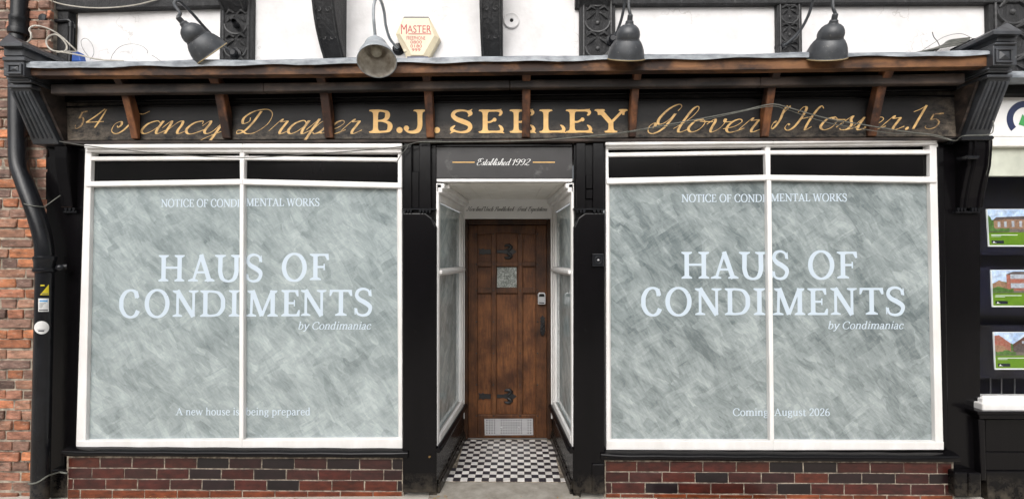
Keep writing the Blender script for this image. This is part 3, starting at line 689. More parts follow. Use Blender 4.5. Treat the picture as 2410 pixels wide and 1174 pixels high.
def sans(mb, text, xl, xr, yb, cap, Y, e=0.001, matrow=None):
    """plain sans capitals through Blender's built-in font"""
    cu = bpy.data.curves.new('lettering_curve', 'FONT')
    cu.body = text; cu.resolution_u = 3; cu.offset = 0.0
    ob = bpy.data.objects.new('lettering_curve', cu); COL.objects.link(ob)
    bpy.context.view_layer.update()
    me = ob.evaluated_get(bpy.context.evaluated_depsgraph_get()).to_mesh()
    vs = [v.co.copy() for v in me.vertices]; fs = [tuple(p.vertices) for p in me.polygons]
    ob.to_mesh_clear(); bpy.data.objects.remove(ob); bpy.data.curves.remove(cu)
    if not vs: return
    x0, x1 = min(v.x for v in vs), max(v.x for v in vs); y1 = max(v.y for v in vs)
    a, b = P(xl, yb, Y), P(xr, yb, Y)
    ch = (P(xl, yb - cap, Y) - a).length
    mb.add([a + (b - a) * ((v.x - x0) / (x1 - x0)) + Vector((0, 0, 1)) * (v.y / y1 * ch) + Vector((0, -e, 0)) for v in vs], fs)

# ------------------------------------------------------------------ the ground
YD = 0.93            # the door's plane, at the back of the lobby
YW = 0.12            # face of the plastered upper wall
g = MB()
for xa_, za_, xb_, zb_ in ((-60, -.09, -6, -.09), (-6, -.09, -.9, -.02), (-.9, -.02, 60, -.02)):   # falls a little to the left
    g.add([(xa_, -60, za_), (xb_, -60, zb_), (xb_, 60, zb_), (xa_, 60, za_)], [(0, 1, 2, 3)])
M['paving'] = pmat('pale_paving', (0.50, 0.47, 0.42), 0.85, (0.40, 0.37, 0.32), 6, bstr=0.4, bscale=60)
tag(g.build('pavement', M['paving']), kind='structure')
bl, bf = P(1030, 600, 0).x, P(1347, 600, 0).x
dl, dr = P(1093, 600, YD).x, P(1299, 600, YD).x
g = MB(); g.prism([(bl - .05, -.075, -.03), (bf + .04, -.085, -.03), (bf + .04, .17, -.03), (bl - .05, .17, -.03)], (0, 0, .03))
tag(g.build('threshold', M['concrete'], bevel=.008, seg=2), kind='structure')
# chequered lobby floor: every tile a raised square, whites stained at the back and the right
TS = 0.0515
fl = MB(); gr = MB()
gr.prism([(bl - .03, .171, -.03), (bf + .03, .171, -.03), (dr + .02, YD + .03, -.03), (dl - .02, YD + .03, -.03)], (0, 0, .031))
tag(gr.build('lobby_floor', M['grout']), kind='structure')
rnd = random.Random(3)
y0 = .172
row = 0
while y0 < YD:
    xc = -0.105
    for k in range(-12, 13):
        xa, xb = xc + k * TS, xc + (k + 1) * TS
        t = (y0 + TS / 2) / YD
        if xa < lerp(bl, dl, t) - .0 or xb > lerp(bf, dr, t) + .0: continue
        y1 = min(y0 + TS, YD)
        wh = (k + row) % 2 == 0
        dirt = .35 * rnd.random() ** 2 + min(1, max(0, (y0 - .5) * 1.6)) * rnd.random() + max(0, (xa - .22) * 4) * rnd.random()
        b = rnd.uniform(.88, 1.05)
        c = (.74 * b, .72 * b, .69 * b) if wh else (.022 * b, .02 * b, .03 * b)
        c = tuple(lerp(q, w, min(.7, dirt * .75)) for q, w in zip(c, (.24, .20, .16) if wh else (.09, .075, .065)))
        j = lambda: rnd.uniform(-.0006, .0006)
        z = .0045 + rnd.uniform(-.0004, .0004)
        fl.hexa([(xa + .0011 + j(), y0 + .0011, z), (xb - .0011 + j(), y0 + .0011, z), (xb - .0011, y1 - .0011, z), (xa + .0011, y1 - .0011, z)],
                [(xa + .0011, y0 + .0011, 0), (xb - .0011, y0 + .0011, 0), (xb - .0011, y1 - .0011, 0), (xa + .0011, y1 - .0011, 0)], c)
    y0 += TS; row += 1
tag(fl.build('floor_tiles', M['floortile'], origin=(-.1, .19, 0)), kind='structure')

# ------------------------------------------------------------------ brick wall of the house next door
def brickwork(x0, x1, z0, z1, Y, pitch, bl_, hd, joint, palette, rng, depth=.03, jit=.002, flemish=True, off=0.0):
    mb = MB(); z = z0; r = 0
    while z < z1 - .005:
        x = x0 - (hd * .5 if r % 2 else 0) - off * (r % 2)
        k = r % 2
        while x < x1 - .004:
            if flemish: Lb = (bl_ if (k % 2 == 0) else hd) if rng.random() > .2 else (hd if rng.random() < .5 else bl_)
            else: Lb = bl_
            xa, xb = max(x, x0), min(x + Lb - joint, x1); k += 1
            if xb - xa > .012:
                c = rng.choice(palette); m = rng.uniform(.72, 1.2)
                zt = min(z + pitch - joint, z1)
                j = lambda s=1.0: rng.uniform(-jit, jit) * s
                yy = Y + j(1.5)
                mb.hexa([(xa + j(), yy + j(), z + j()), (xb + j(), yy + j(), z + j()), (xb + j(), yy + j(), zt + j()), (xa + j(), yy + j(), zt + j())],
                        [(xa, Y + depth, z), (xb, Y + depth, z), (xb, Y + depth, zt), (xa, Y + depth, zt)], tuple(q * m for q in c))
            x += Lb
        z += pitch; r += 1
    return mb
pal = [tuple(a_ * b_ for a_, b_ in zip(c_, (1.12, .93, .82))) for c_ in [(.33, .15, .085), (.30, .15, .10), (.25, .14, .105), (.18, .12, .10), (.37, .17, .09), (.31, .19, .14), (.15, .11, .10), (.34, .22, .17), (.22, .15, .125)]]
xw = P(106, 600, .03).x
hw = thing('brick_wall', 'weathered red brick wall of the house next door, behind the black drainpipe', 'brick wall', (-4.4, .03, -.02))
brickwork(-5.2, xw, -.09, 3.9, .03, .0705, .232, .118, .013, pal, random.Random(11), jit=.005).build('bricks', M['brick'], hw, bevel=.004)
m_ = MB(); m_.box(-5.3, xw - .002, .041, .30, -.1, 3.95); m_.build('mortar', M['mortar'], hw)

# ------------------------------------------------------------------ upper wall: plaster, timbers, consoles
uw = MB(); uw.box(-3.20, 4.6, YW, .34, 2.3, 4.6)
tag(uw.build('plastered_wall', M['plaster'], origin=(0, YW, 2.3)), 'white plastered upper wall with black timbers, above the lead canopy', 'wall')

def carved_post(px0, px1, label, pattern, name='timber_stud', ytop=-60):
    a, b = P(px0, 60, YW - .04).x, P(px1, 60, YW - .04).x
    t = thing(name, label, 'timber', ((a + b) / 2, YW - .04, 2.6), 'black timbers of the upper wall')
    zt = 4.2
    mb = MB(); mb.box(a, b, YW - .035, YW + .03, 2.55, zt); mb.build('timber', M['carved'], t, bevel=.006, seg=2)
    if pattern:
        q = MB(); w = b - a; cx = (a + b) / 2; Yf = YW - .037
        for x in (a + w * .12, b - w * .12):
            q.tube([(x, Yf, 2.6), (x, Yf, zt - .05)], w * .035, 6)
        rng = random.Random(int(px0))
        z = P(px0, 150, YW).z
        step = w * .72
        while z < zt - .2:
            arc = [(cx + w * .34 * math.cos(R(d)), Yf, z + step * .55 - w * .30 * math.sin(R(d))) for d in range(0, 181, 15)]
            q.tube(arc, w * .035, 6)
            q.ball((cx, Yf, z + step * .5), w * .065, 8, (1, .6, 1))
            for s in (-1, 1):
                q.tube([(cx + s * w * .05, Yf, z + step * .02), (cx + s * w * .18, Yf - .006, z + step * .12), (cx + s * w * .30, Yf, z - step * .02)], [w * .03, w * .06, w * .02], 6)
                q.tube([(cx + s * w * .06, Yf, z - step * .1), (cx + s * w * .2, Yf - .004, z - step * .22), (cx + s * w * .28, Yf, z - step * .36)], [w * .025, w * .055, w * .015], 6)
            z += step
        q.build('carving', M['relief'], t)
    return t
carved_post(92, 158, 'plain black corner timber behind the coil of white cable', False)
carved_post(516, 594, 'carved black timber behind the tilted lamp over the left window', True)
carved_post(1364, 1449, 'widest carved black timber, left of the lamp hanging over the door post', True)
carved_post(1830, 1889, 'narrow carved black timber between the two dark bell lamps at the right', True)
carved_post(2330, 2440, 'carved black corner timber behind the right-hand bracket cap', True)
def beam(xa, xb, ya, yb, label):
    q = MB(); q.slab([(xa, -90), (xb, -90), (xb, yb), (xa, ya)], YW - .05, YW + .02)
    o = q.build('timber_beam', M['carved'], bevel=.005, origin=P((xa + xb) / 2, (ya + yb) / 2, YW))
    tag(o, label, 'timber', 'black timbers of the upper wall')
beam(60, 540, 26, 13, 'horizontal black beam along the top edge, left of the carved timber')
beam(1440, 2400, 10, 6, 'long horizontal black beam along the top edge over the right window')

def console(px0, px1, pyb, label, zlen=.62, reach=.36):
    """carved bracket that leans out to carry the overhang above"""
    a, b = P(px0, pyb, YW).x, P(px1, pyb, YW).x
    z0 = P(px0, pyb, YW).z
    t = thing('jetty_bracket', label, 'bracket', ((a + b) / 2, YW, z0), 'jetty brackets under the overhang')
    prof = []
    for i in range(13):
        f = i / 12
        prof.append((YW - .03 - reach * (f ** .85) - .025 * math.sin(f * math.pi * 2), z0 - .25 * (1 - f) + zlen * f if False else z0 - .02 + zlen * f))
    back = [(YW + .02, z0 + zlen), (YW + .02, z0 - .02)]
    mb = MB(); mb.prism([(a, y, z) for y, z in prof + back], (b - a, 0, 0)); mb.build('body', M['carved'], t, bevel=.006, seg=2)
    q = MB(); w = b - a; cx = (a + b) / 2
    for x in (a + w * .1, b - w * .1):
        q.tube([(x, y - .002, z) for y, z in prof], w * .03, 6)
    for k, (i, s) in enumerate(((2, 1), (5, 1), (8, 1), (10, 1))):
        y, z = prof[i]
        for sx in (-1, 1):
            sp = [(cx + sx * w * (.2 + .15 * math.cos(q_ * .9) * (1 - q_ * .12)), y - .004 - .0 * q_, z + w * .16 * math.sin(q_ * .9) * (1 - q_ * .12)) for q_ in range(0, 7)]
            q.tube(sp, w * .022, 5)
    q.build('carving', M['relief'], t)
    return t
console(765, 815, 138, 'carved black jetty bracket between the timber and the pale lamp')
console(1134, 1184, 136, 'carved black jetty bracket with a crack down its face, right of the alarm box')
console(530, 588, 30, 'black jetty bracket whose foot just shows above the tilted lamp')
console(1352, 1432, 18, 'broad black jetty bracket whose foot just shows above the widest carved timber')

# ------------------------------------------------------------------ canopy over the sign
YC = -.27
cz = thing('shop_canopy', 'projecting timber canopy with a wavy lead roof over the gilded shop sign', 'canopy', P(1200, 150, -.1))
# lead sheet: a wavy lip and the slope back to the wall
lm = MB(); nseg = 120
rng = random.Random(5)
top, bot = [], []
ph = [rng.uniform(0, 6) for _ in range(6)]
for i in range(nseg + 1):
    f = i / nseg; x = lerp(52, 2342, f)
    yt = lerp(146, 122, f) + 1.0 * math.sin(f * 40 + ph[0]) + .8 * math.sin(f * 71 + ph[1])
    yb = lerp(160.5, 133, f) + 1.4 * math.sin(f * 50 + ph[2]) + 1.2 * math.sin(f * 93 + ph[3])
    if f > .29: yt -= 1.5; yb -= 1.5
    if f > .55: yt -= 1.0; yb -= 1.5
    yo = YC - .012 + .004 * math.sin(f * 60 + ph[4])
    top.append((P(x, yt, yo), P(x, yb, yo)))
vs, fs = [], []
for i, (a, b) in enumerate(top):
    wallp = Vector((a.x, YW + .01, a.z + .10))
    vs += [b, Vector((a.x, a.y - .001, lerp(a.z, b.z, .25))), a + Vector((0, .012, .004)), wallp, wallp - Vector((0, 0, .014)), a + Vector((0, .016, -.012)), b + Vector((0, .006, .001))]
for i in range(nseg):
    for k in range(7):
        k2 = (k + 1) % 7
        fs.append((i * 7 + k, i * 7 + k2, i * 7 + 7 + k2, i * 7 + 7 + k))
lm.add(vs, fs, True); lm.build('lead_sheet', M['lead'], cz)
fb = MB()
btop = [(60, 158), (700, 151), (1200, 148), (1800, 139), (2322, 131)]
bbot = [(60, 178), (300, 177.5), (700, 175), (1200, 169), (1800, 163), (2322, 156)]
bt = [(x, lerp(158, 131, (x - 60) / 2262.0)) for x, _ in bbot]
fb.bar(bt, bbot, YC + .012, YC + .075)
fb.build('front_beam', M['beamwood'], cz)
rl = MB()
rt_ = [(118, 198), (620, 195), (1200, 188), (1790, 181), (2272, 172)]
rb_ = [(118, 221), (620, 216), (1200, 207), (1790, 202), (2272, 196)]
rl.bar(rt_, rb_, -.165, -.115)
rl.build('inner_rail', M['darkrail'], cz, bevel=.005)
sf = MB()
za, zb = P(1200, 168, YC).z, P(1200, 140, YC).z
xl_, xr_ = P(66, 150, YC).x, P(2325, 150, YC).x
sf.hexa([(xl_, YC + .08, zb - .03), (xr_, YC + .08, zb + .0), (xr_, YW - .005, zb + .07), (xl_, YW - .005, zb + .05)],
        [(xl_, YC + .08, zb - .015), (xr_, YC + .08, zb + .015), (xr_, YW - .005, zb + .085), (xl_, YW - .005, zb + .065)])
sf.build('soffit', M['darkrail'], cz)
bb = MB(); bb.box(P(122, 200, .02).x, P(2285, 200, .02).x, .025, .06, P(1200, 245, .02).z, zb + .04); bb.build('back_board', M['blackflat'], cz)
for px_t in (318, 534, 775, 1013, 1238, 1488, 1800, 2052):
    fx = (px_t - 150) / 2100
    yb_, ym_ = lerp(327, 320, fx), lerp(216, 200, fx)
    cx = P(px_t, yb_, -.03).x; w = .027 + rng.uniform(-.003, .003)
    zb_, zm_, zt_ = P(px_t, yb_, -.035).z, P(px_t, ym_, -.15).z, P(px_t, lerp(170, 150, fx), -.235).z
    dx = rng.uniform(-.006, .006)
    prof = [(-.036, zb_), (-.07, lerp(zb_, zm_, .4)), (-.13, zm_), (-.215, zt_), (-.17, zt_ + .03), (-.085, zm_ + .05), (-.017, lerp(zb_, zm_, .55)), (-.015, zb_)]
    sm_ = MB(); sm_.prism([(cx - w, y, z) for y, z in prof], (2 * w, 0, 0)); sm_.build('strut', M['strutwood'], cz, bevel=.004)
    # nail heads
# ------------------------------------------------------------------ gilded sign board
so = P(1203, 327, -.01)
sg = thing('shop_sign', 'long black sign board with worn gilt script and capital lettering, under the canopy', 'sign', so)
sb = MB()
sb.slab([(150, 238), (1200, 222), (2252, 208), (2253, 322), (1200, 326), (153, 331)], -.012, .03)
sb.build('board', M['sign'], sg, bevel=.003)
md = MB()
md.bar([(152, 222), (1200, 207), (2252, 196)], [(152, 240), (1200, 225), (2252, 212)], -.045, .02)
md.bar([(152, 250), (1200, 236), (2252, 224)], [(152, 254), (1200, 240), (2252, 228)], -.019, .0)
md.build('moulding', M['black'], sg, bevel=.004, seg=2)
lg = MB()
lg.bar([(150, 331.5), (1200, 327), (2256, 323)], [(150, 339), (1200, 334), (2256, 331)], -.040, .03)
lg.build('ledge', M['darkrail'], sg, bevel=.004)
def gilt(name, rows, font, mat='goldscript', slant=0.0, track=0.0, Y=-.0125, bold=1.0):
    for i, (tx, xl, xr, yb, cap) in enumerate(rows):     # one part per painted word
        if i in (0, 4) or name != 'capital_lettering': q = MB()
        write(q, font, tx, xl, xr, yb, cap, Y, slant, track, eps=.0008 + .0002 * (i % 3), bold=bold)
        if name != 'capital_lettering' or i == len(rows) - 1 or i == 3: q.build(name, M[mat], sg, flat=True)
gilt('capital_lettering', [('B', 868, 924, 313, 54), ('.', 932, 948, 313, 54), ('J', 950, 1004, 313, 54), ('.', 1021, 1036, 313, 54), ('S', 1059, 1112, 313, 54),
     ('E', 1126, 1187, 313, 54), ('E', 1199, 1262, 312.5, 54), ('L', 1269, 1333, 312.5, 54), ('E', 1331, 1396, 312.5, 54), ('Y', 1399, 1478, 312, 54)], F_GOLD, 'gold')
gilt('script_lettering', [('F', 262, 352, 314, 50), ('ancy', 330, 530, 315, 60), ('D', 556, 642, 315, 57), ('raper', 632, 852, 315, 62), ('G', 1524, 1606, 310, 62), ('lover', 1584, 1794, 311, 60),
     ('&', 1814, 1862, 302, 52), ('H', 1846, 1940, 306, 56), ('osier', 1928, 2128, 306, 60), ('.', 2130, 2142, 306, 58)], F_COPPER, slant=.62)
gilt('number_lettering', [('4', 202, 252, 301, 44), ('1', 2144, 2184, 304, 56)], F_COPPER, slant=.45)
gilt('faded_numerals', [('5', 176, 206, 303, 42), ('5', 2176, 2222, 304, 38)], F_COPPER, 'goldworn', slant=.3)

# ------------------------------------------------------------------ end brackets of the canopy
def end_bracket(bx, tx, by, ty, blockx, blocky, neckx, necky, capx, capy, peak, label, side):
    Yb, Yt, Yk = -.045, -.225, -.30
    t = thing('canopy_bracket', label, 'bracket', P((bx[0] + bx[1]) / 2, by, Yb), 'fluted brackets at the canopy ends')
    A = [P(bx[0], by, Yb), P(bx[1], by, Yb), P(tx[1], ty, Yt), P(tx[0], ty, Yt)]
    Bk = [Vector((p.x, .04, p.z + (0 if i < 2 else .06))) for i, p in enumerate(A)]
    q = MB(); q.hexa(A, Bk); q.build('body', M['bracket'], t, bevel=.004)
    fl_ = MB()                                          # flutes: raised reeds on the sloping face
    nn = (A[1] - A[0]).cross(A[3] - A[0]).normalized()
    if nn.y > 0: nn = -nn
    for k in range(5):
        f = .14 + k * .18
        p0, p1 = A[0].lerp(A[1], f).lerp(A[3].lerp(A[2], f), .12), A[0].lerp(A[1], f).lerp(A[3].lerp(A[2], f), .94)
        fl_.tube([p0 - nn * .004, p0.lerp(p1, .03) + nn * .001, p0.lerp(p1, .97) + nn * .001, p1 - nn * .004], .0095 if k % 2 == 0 else .008, 8)
    fl_.build('flutes', M['bracket'], t)
    mo = MB()                                           # necking mouldings under the block
    for i, (yy, gx, Yf) in enumerate(((ty - 2, 3, -.245), (ty - 14, 2, -.26))):
        mo.slab([(tx[0] - gx, yy - 7), (tx[1] + gx, yy - 7), (tx[1] + gx, yy), (tx[0] - gx, yy)], Yf, .03)
    mo.slab([(tx[0] - 8 * (1 if side < 0 else -.4), blocky[1] + 1), (tx[1] - 8 * (1 if side < 0 else -.4), blocky[1] + 1), (tx[1] - 3, ty - 20), (tx[0] - 3, ty - 20)], -.272, .03)
    mo.build('necking', M['bracket'], t, bevel=.003)
    bk = MB(); bk.slab([(blockx[0], blocky[0]), (blockx[1], blocky[0]), (blockx[1], blocky[1]), (blockx[0], blocky[1])], Yk, YW - .01)
    bk.build('block', M['bracket'], t, bevel=.003)
    fr = MB(); cxp, cyp = (blockx[0] + blockx[1]) / 2, (blocky[0] + blocky[1]) / 2
    w, h = (blockx[1] - blockx[0]) * .36, (blocky[1] - blocky[0]) * .36
    for x0, x1, y0, y1 in ((-w, w, -h, -h + 5), (-w, w, h - 5, h), (-w, -w + 5, -h + 5, h - 5), (w - 5, w, -h + 5, h - 5)):
        fr.slab([(cxp + x0, cyp + y0), (cxp + x1, cyp + y0), (cxp + x1, cyp + y1), (cxp + x0, cyp + y1)], Yk - .012, Yk + .004)
    ring = [P(cxp + sx * (w - 6), cyp + sy * (h - 6), Yk - .002) for sx, sy in ((-1, -1), (1, -1), (1, 1), (-1, 1))]
    fr.add(ring + [P(cxp, cyp, Yk - .014)], [(0, 1, 4), (1, 2, 4), (2, 3, 4), (3, 0, 4)])
    fr.build('square_boss', M['bracket'], t, bevel=.002)
    nk = MB()
    nk.slab([(neckx[0] - 2, necky[1] + 1), (neckx[1] + 2, necky[1] + 1), (neckx[1] + 2, blocky[0] - 1), (neckx[0] - 2, blocky[0] - 1)], Yk - .012, YW - .01)
    nk.slab([(neckx[0] + 2, necky[0]), (neckx[1] - 2, necky[0]), (neckx[1] - 2, necky[1]), (neckx[0] + 2, necky[1])], Yk + .004, YW - .01)
    nk.build('neck', M['bracket'], t, bevel=.004)
    cp = MB()
    q4 = [P(capx[0], capy, Yk - .03), P(capx[1], capy, Yk - .03)]
    Yp = Yk + .05
    pk = P(peak[0], peak[1], Yp)
    ridge = Vector((pk.x, YW - .01, pk.z))
    b0, b1 = Vector((q4[0].x, YW - .01, q4[0].z)), Vector((q4[1].x, YW - .01, q4[1].z))
    dz = Vector((0, 0, -.02))
    cp.add([q4[0], q4[1], b1, b0, pk, ridge, q4[0] + dz, q4[1] + dz, b1 + dz, b0 + dz],
           [(0, 1, 4), (1, 2, 5, 4), (2, 3, 5), (3, 0, 4, 5), (0, 6, 7, 1), (1, 7, 8, 2), (2, 8, 9, 3), (3, 9, 6, 0), (6, 9, 8, 7)])
    cp.build('cap', M['bracket'], t)
    sd = MB()                                           # weathered timber cheek that fills the end of the canopy
    s0, s1 = (A[1], A[2]) if side < 0 else (A[0], A[3])
    ins = .012 * (-side)
    sd.prism([(s0.x + ins, -.02, s0.z), (s1.x + ins, -.19, s1.z + .02), (s1.x + ins, -.22, s1.z + .10), (s1.x + ins, .02, s1.z + .16), (s0.x + ins, .02, s0.z)], (.018 * (-side), 0, 0))
    sd.build('timber_cheek', M['darkrail'], t)
end_bracket((77, 138), (20, 70), 340, 208, (8, 56), (144, 179), (6, 56), (104, 132), (-3, 52), 101, (20, 81), 'fluted black bracket with a pyramid cap, against the brick wall and drainpipe', -1)
end_bracket((2272, 2330), (2327, 2381), 319, 184, (2338, 2394), (106, 154), (2345, 2393), (78, 98), (2338, 2405), 73, (2371, 54), 'fluted black bracket with a pyramid cap, beside the neighbouring white shop sign', 1)

# ------------------------------------------------------------------ end pilasters and the door posts
def teeth(q, px0, px1, py, Y):
    n = max(2, int((px1 - px0) / 7))
    for k in range(n):
        a, b = lerp(px0, px1, k / n) + .7, lerp(px0, px1, (k + 1) / n) - .7
        q.slab([(a, py), (b, py), ((a + b) / 2 + 1.5, py + 8), ((a + b) / 2 - 1.5, py + 8)], Y - .018, Y)
t = thing('pilaster', 'narrow black pilaster squeezed between the drainpipe and the left window', 'pilaster', P(158, 1164, .03))
q = MB(); q.slab([(107, 338), (199, 338), (178, 1058), (150, 1058), (150, 1172), (104, 1172)], .034, .12); q.build('shaft', M['black'], t, bevel=.004)
q = MB()
a, b = P(150, 400, .02).x, P(178, 400, .02).x
q.prism([(a, y, z) for y, z in [(-.05, P(160, 348, 0).z), (-.048, P(160, 375, 0).z), (-.035, P(160, 410, 0).z), (-.015, P(160, 450, 0).z), (0, P(160, 488, 0).z), (.04, P(160, 488, 0).z), (.04, P(160, 348, 0).z)]], (b - a, 0, 0))
q.build('console', M['black'], t, bevel=.005)
q = MB(); teeth(q, 150, 177, 489, .025); q.slab([(148, 496), (180, 496), (180, 501), (148, 501)], .012, .03); q.build('dentils', M['iron'], t)
q = MB(); q.slab([(118, 1105), (160, 1105), (160, 1172), (114, 1172)], .0, .05); q.build('plinth', M['black'], t, bevel=.008)

t = thing('pilaster', 'broad black pilaster with a scrolled console, between the right window and the neighbouring shop', 'pilaster', P(2262, 1168, .0))
q = MB(); q.slab([(2209, 332), (2308, 332), (2308, 980), (2306, 1168), (2240, 1168), (2226, 1058)], .015, .16); q.build('shaft', M['black'], t, bevel=.004)
q = MB(); q.slab([(2206, 345), (2222, 345), (2233, 1045), (2222, 1056)], -.004, .04); q.build('edge_bead', M['black'], t, bevel=.006, seg=2)
q = MB()
a, b = P(2252, 400, 0).x, P(2306, 400, 0).x
prof = [(-.092, P(2290, 332, -.06).z), (-.09, P(2290, 352, -.06).z), (-.078, P(2290, 392, -.06).z), (-.05, P(2290, 432, -.03).z), (-.028, P(2290, 466, -.02).z), (-.018, P(2290, 490, 0).z), (.03, P(2290, 490, 0).z), (.03, P(2290, 332, -.1).z)]
q.prism([(a, y, z) for y, z in prof], (b - a, 0, 0)); q.build('console', M['black'], t, bevel=.006, seg=2)
q = MB()
for x in (a + .035, b - .035): q.tube([(x, y - .002, z) for y, z in prof[:6]], .010, 7)
q.build('console_ribs', M['black'], t)
q = MB()
q.slab([(2262, 319), (2338, 319), (2342, 324), (2336, 330), (2264, 330)], -.115, .02)
q.build('capital', M['iron'], t, bevel=.004)
q = MB(); q.slab([(2274, 366), (2308, 366), (2304, 374), (2278, 374)], -.125, -.05); q.build('tongue', M['iron'], t, bevel=.004)
q = MB(); teeth(q, 2252, 2276, 489, -.004); teeth(q, 2286, 2308, 489, -.004); q.slab([(2250, 497), (2310, 497), (2310, 501), (2250, 501)], -.012, .02); q.build('dentils', M['iron'], t)
q = MB(); q.slab([(2247, 1110), (2279, 1110), (2279, 1168), (2249, 1168)], -.05, .02); q.slab([(2281, 1112), (2310, 1112), (2311, 1170), (2281, 1170)], -.055, .02); q.build('plinth', M['black'], t, bevel=.010, seg=2)

def door_post(x0, x1, stiles, mir, label, inner):
    t = thing('door_post', label, 'door post', P((x0 + x1) / 2, 1166, 0), 'black posts beside the doorway')
    q = MB(); q.slab([(x0, 334), (x1, 334), (x1, 494), (x0, 494)], .008, .10); q.build('back_panel', M['black'], t, bevel=.003)
    q = MB()
    for a, b in stiles: q.slab([(a, 336), (b, 336), (b, 491), (a, 491)], -.022, .012)
    q.build('stiles', M['black'], t, bevel=.005, seg=2)
    q = MB()
    for a, b in stiles:
        teeth(q, a - 1, b + 1, 493, -.02)
    q.slab([(x0 - 1, 490), (x1 - 1, 490), (x1 - 1, 494), (x0 - 1, 494)], -.03, .03)
    q.build('dentils', M['iron'], t)
    q = MB()
    if mir < 0:  # left post: chamfer on its right-hand side
        pts = [(x0, 500), (x1 - 26, 500), (x1 - 10, 512), (x1, 534), (x1, 1160), (x0, 1160)]
    else:
        pts = [(x0 + 26, 500), (x1, 500), (x1, 1162), (x0, 1162), (x0, 534), (x0 + 10, 512)]
    q.slab(pts, -.03, .09); q.build('shaft', M['black'], t, bevel=.012, seg=3)
    q = MB(); q.slab([(x0 + 4, 494), (x1 - 4, 494), (x1 - 4, 560), (x0 + 4, 560)], -.012, .05); q.build('shoulder', M['black'], t, bevel=.004)
    return t
t = door_post(947, 1027, [(950, 969), (986, 1014)], -1, 'black post between the left window and the doorway', 1)
q = MB(); q.slab([(969, 404), (986, 404), (986, 490), (969, 490)], -.012, .01); q.build('filler_block', M['black'], t, bevel=.003)
t = door_post(1350, 1424, [(1356, 1378), (1396, 1421)], 1, 'black post between the doorway and the right window', -1)
q = MB(); q.slab([(1379, 412), (1395, 412), (1395, 444), (1379, 444)], -.008, .01); q.slab([(1379, 446), (1395, 446), (1395, 468), (1379, 468)], -.006, .01); q.build('filler_block', M['black'], t, bevel=.003)
q = MB(); q.slab([(1394, 1092), (1423, 1092), (1424, 1163), (1394, 1163)], -.046, -.02); q.build('plinth', M['black'], t, bevel=.005)
bp = thing('doorbell', 'small black square doorbell with a round push, on the post right of the doorway', 'doorbell', P(1407, 612, -.03))
q = MB(); q.slab([(1394, 597), (1421, 597), (1421, 627), (1394, 627)], -.048, -.031); q.build('plate', M['iron'], bp, bevel=.003, seg=2)
q = MB(); c = P(1408, 612, -.048)
q.lathe([(.026, 0), (.028, .004), (.024, .007), (.020, .004), (.018, .002), (.0001, .002)], c, (0, -1, 0)); q.build('ring', M['iron'], bp)
q = MB(); q.ball(c + Vector((0, -.004, 0)), .008, 10); q.build('push_button', M['steel'], bp)

# ------------------------------------------------------------------ glazed brick stall risers with black sills
palg = [(.085, .022, .017), (.11, .03, .02), (.065, .02, .018), (.05, .018, .02), (.13, .037, .02), (.022, .013, .016), (.075, .028, .024), (.017, .012, .016), (.10, .026, .019)]
palo = [(.24, .075, .025), (.28, .09, .03), (.20, .06, .025)]
def riser(px0, px1, pyt, rows, label, silly, sillx, seed):
    Yr = .0
    xa, xb = P(px0, 1120, Yr).x, P(px1, 1120, Yr).x
    t = thing('stall_riser', label, 'stall riser', ((xa + xb) / 2, Yr, -.02), 'glazed brick stall risers')
    rng = random.Random(seed)
    zs = [P(1200, y, Yr).z for y in rows]
    q = MB()
    for r in range(len(zs) - 1):
        z1_, z0_ = zs[r], zs[r + 1]
        orange = r == len(zs) - 2
        x = xa - (.0, .05, .17, .12)[r % 4] - rng.uniform(0, .02)
        while x < xb:
            Lb = .2235 + rng.uniform(-.002, .002)
            a_, b_ = max(x, xa), min(x + Lb - .0055, xb)
            if b_ - a_ > .01:
                c = rng.choice(palo if orange else palg); k = rng.uniform(.75, 1.25)
                j = lambda: rng.uniform(-.0018, .0018)
                q.hexa([(a_ + j(), Yr + j(), z0_ + j()), (b_ + j(), Yr + j(), z0_ + j()), (b_ + j(), Yr + j(), z1_ - .0055 + j()), (a_ + j(), Yr + j(), z1_ - .0055 + j())],
                       [(a_, Yr + .02, z0_), (b_, Yr + .02, z0_), (b_, Yr + .02, z1_ - .0055), (a_, Yr + .02, z1_ - .0055)], tuple(u * k * w_ for u, w_ in zip(c, (.58, .42, .42))))
            x += Lb
    q.build('glazed_bricks', M['glazed'], t, bevel=.0025)
    q = MB(); q.box(xa - .012, xb + .012, Yr + .0025, Yr + .12, -.09, zs[0] + .01); q.build('grout', M['grout'], t)
    (l, r_), (yt, yb_) = sillx, silly
    prof = []
    zt, zb_ = P(1200, yt, -.02).z, P(1200, yb_, -.05).z
    hh = zt - zb_
    ycn, zcn = -.038, zb_ + hh * .45
    prof = [(.09, zt + .012), (-.015, zt)] + [(ycn - hh * .46 * math.cos(R(a)), zcn + hh * .46 * math.sin(R(a))) for a in range(60, -91, -15)] + [(.09, zb_)]
    q = MB(); x0_, x1_ = P(l, 1068, -.04).x, P(r_, 1068, -.04).x
    n = len(prof); N_ = 24
    vs = []
    for i in range(N_ + 1):
        wob = .0015 * math.sin(i * 1.7 + seed)
        e = .012 if i in (0, N_) else 0
        vs += [(lerp(x0_, x1_, i / N_), max(y, -.05 if e else y), z + wob) for y, z in prof]
    q.add(vs, [(i * n + k, i * n + (k + 1) % n, (i + 1) * n + (k + 1) % n, (i + 1) * n + k) for i in range(N_) for k in range(n)], True)
    o_ = len(q.v) - len(vs)
    for base in (0, N_ * n):
        q.f.append([o_ + base + k for k in range(n)]); q.sm.append(False); q.c.append((1, 1, 1)); q.mi.append(0)
    q.build('sill', M['black'], t)
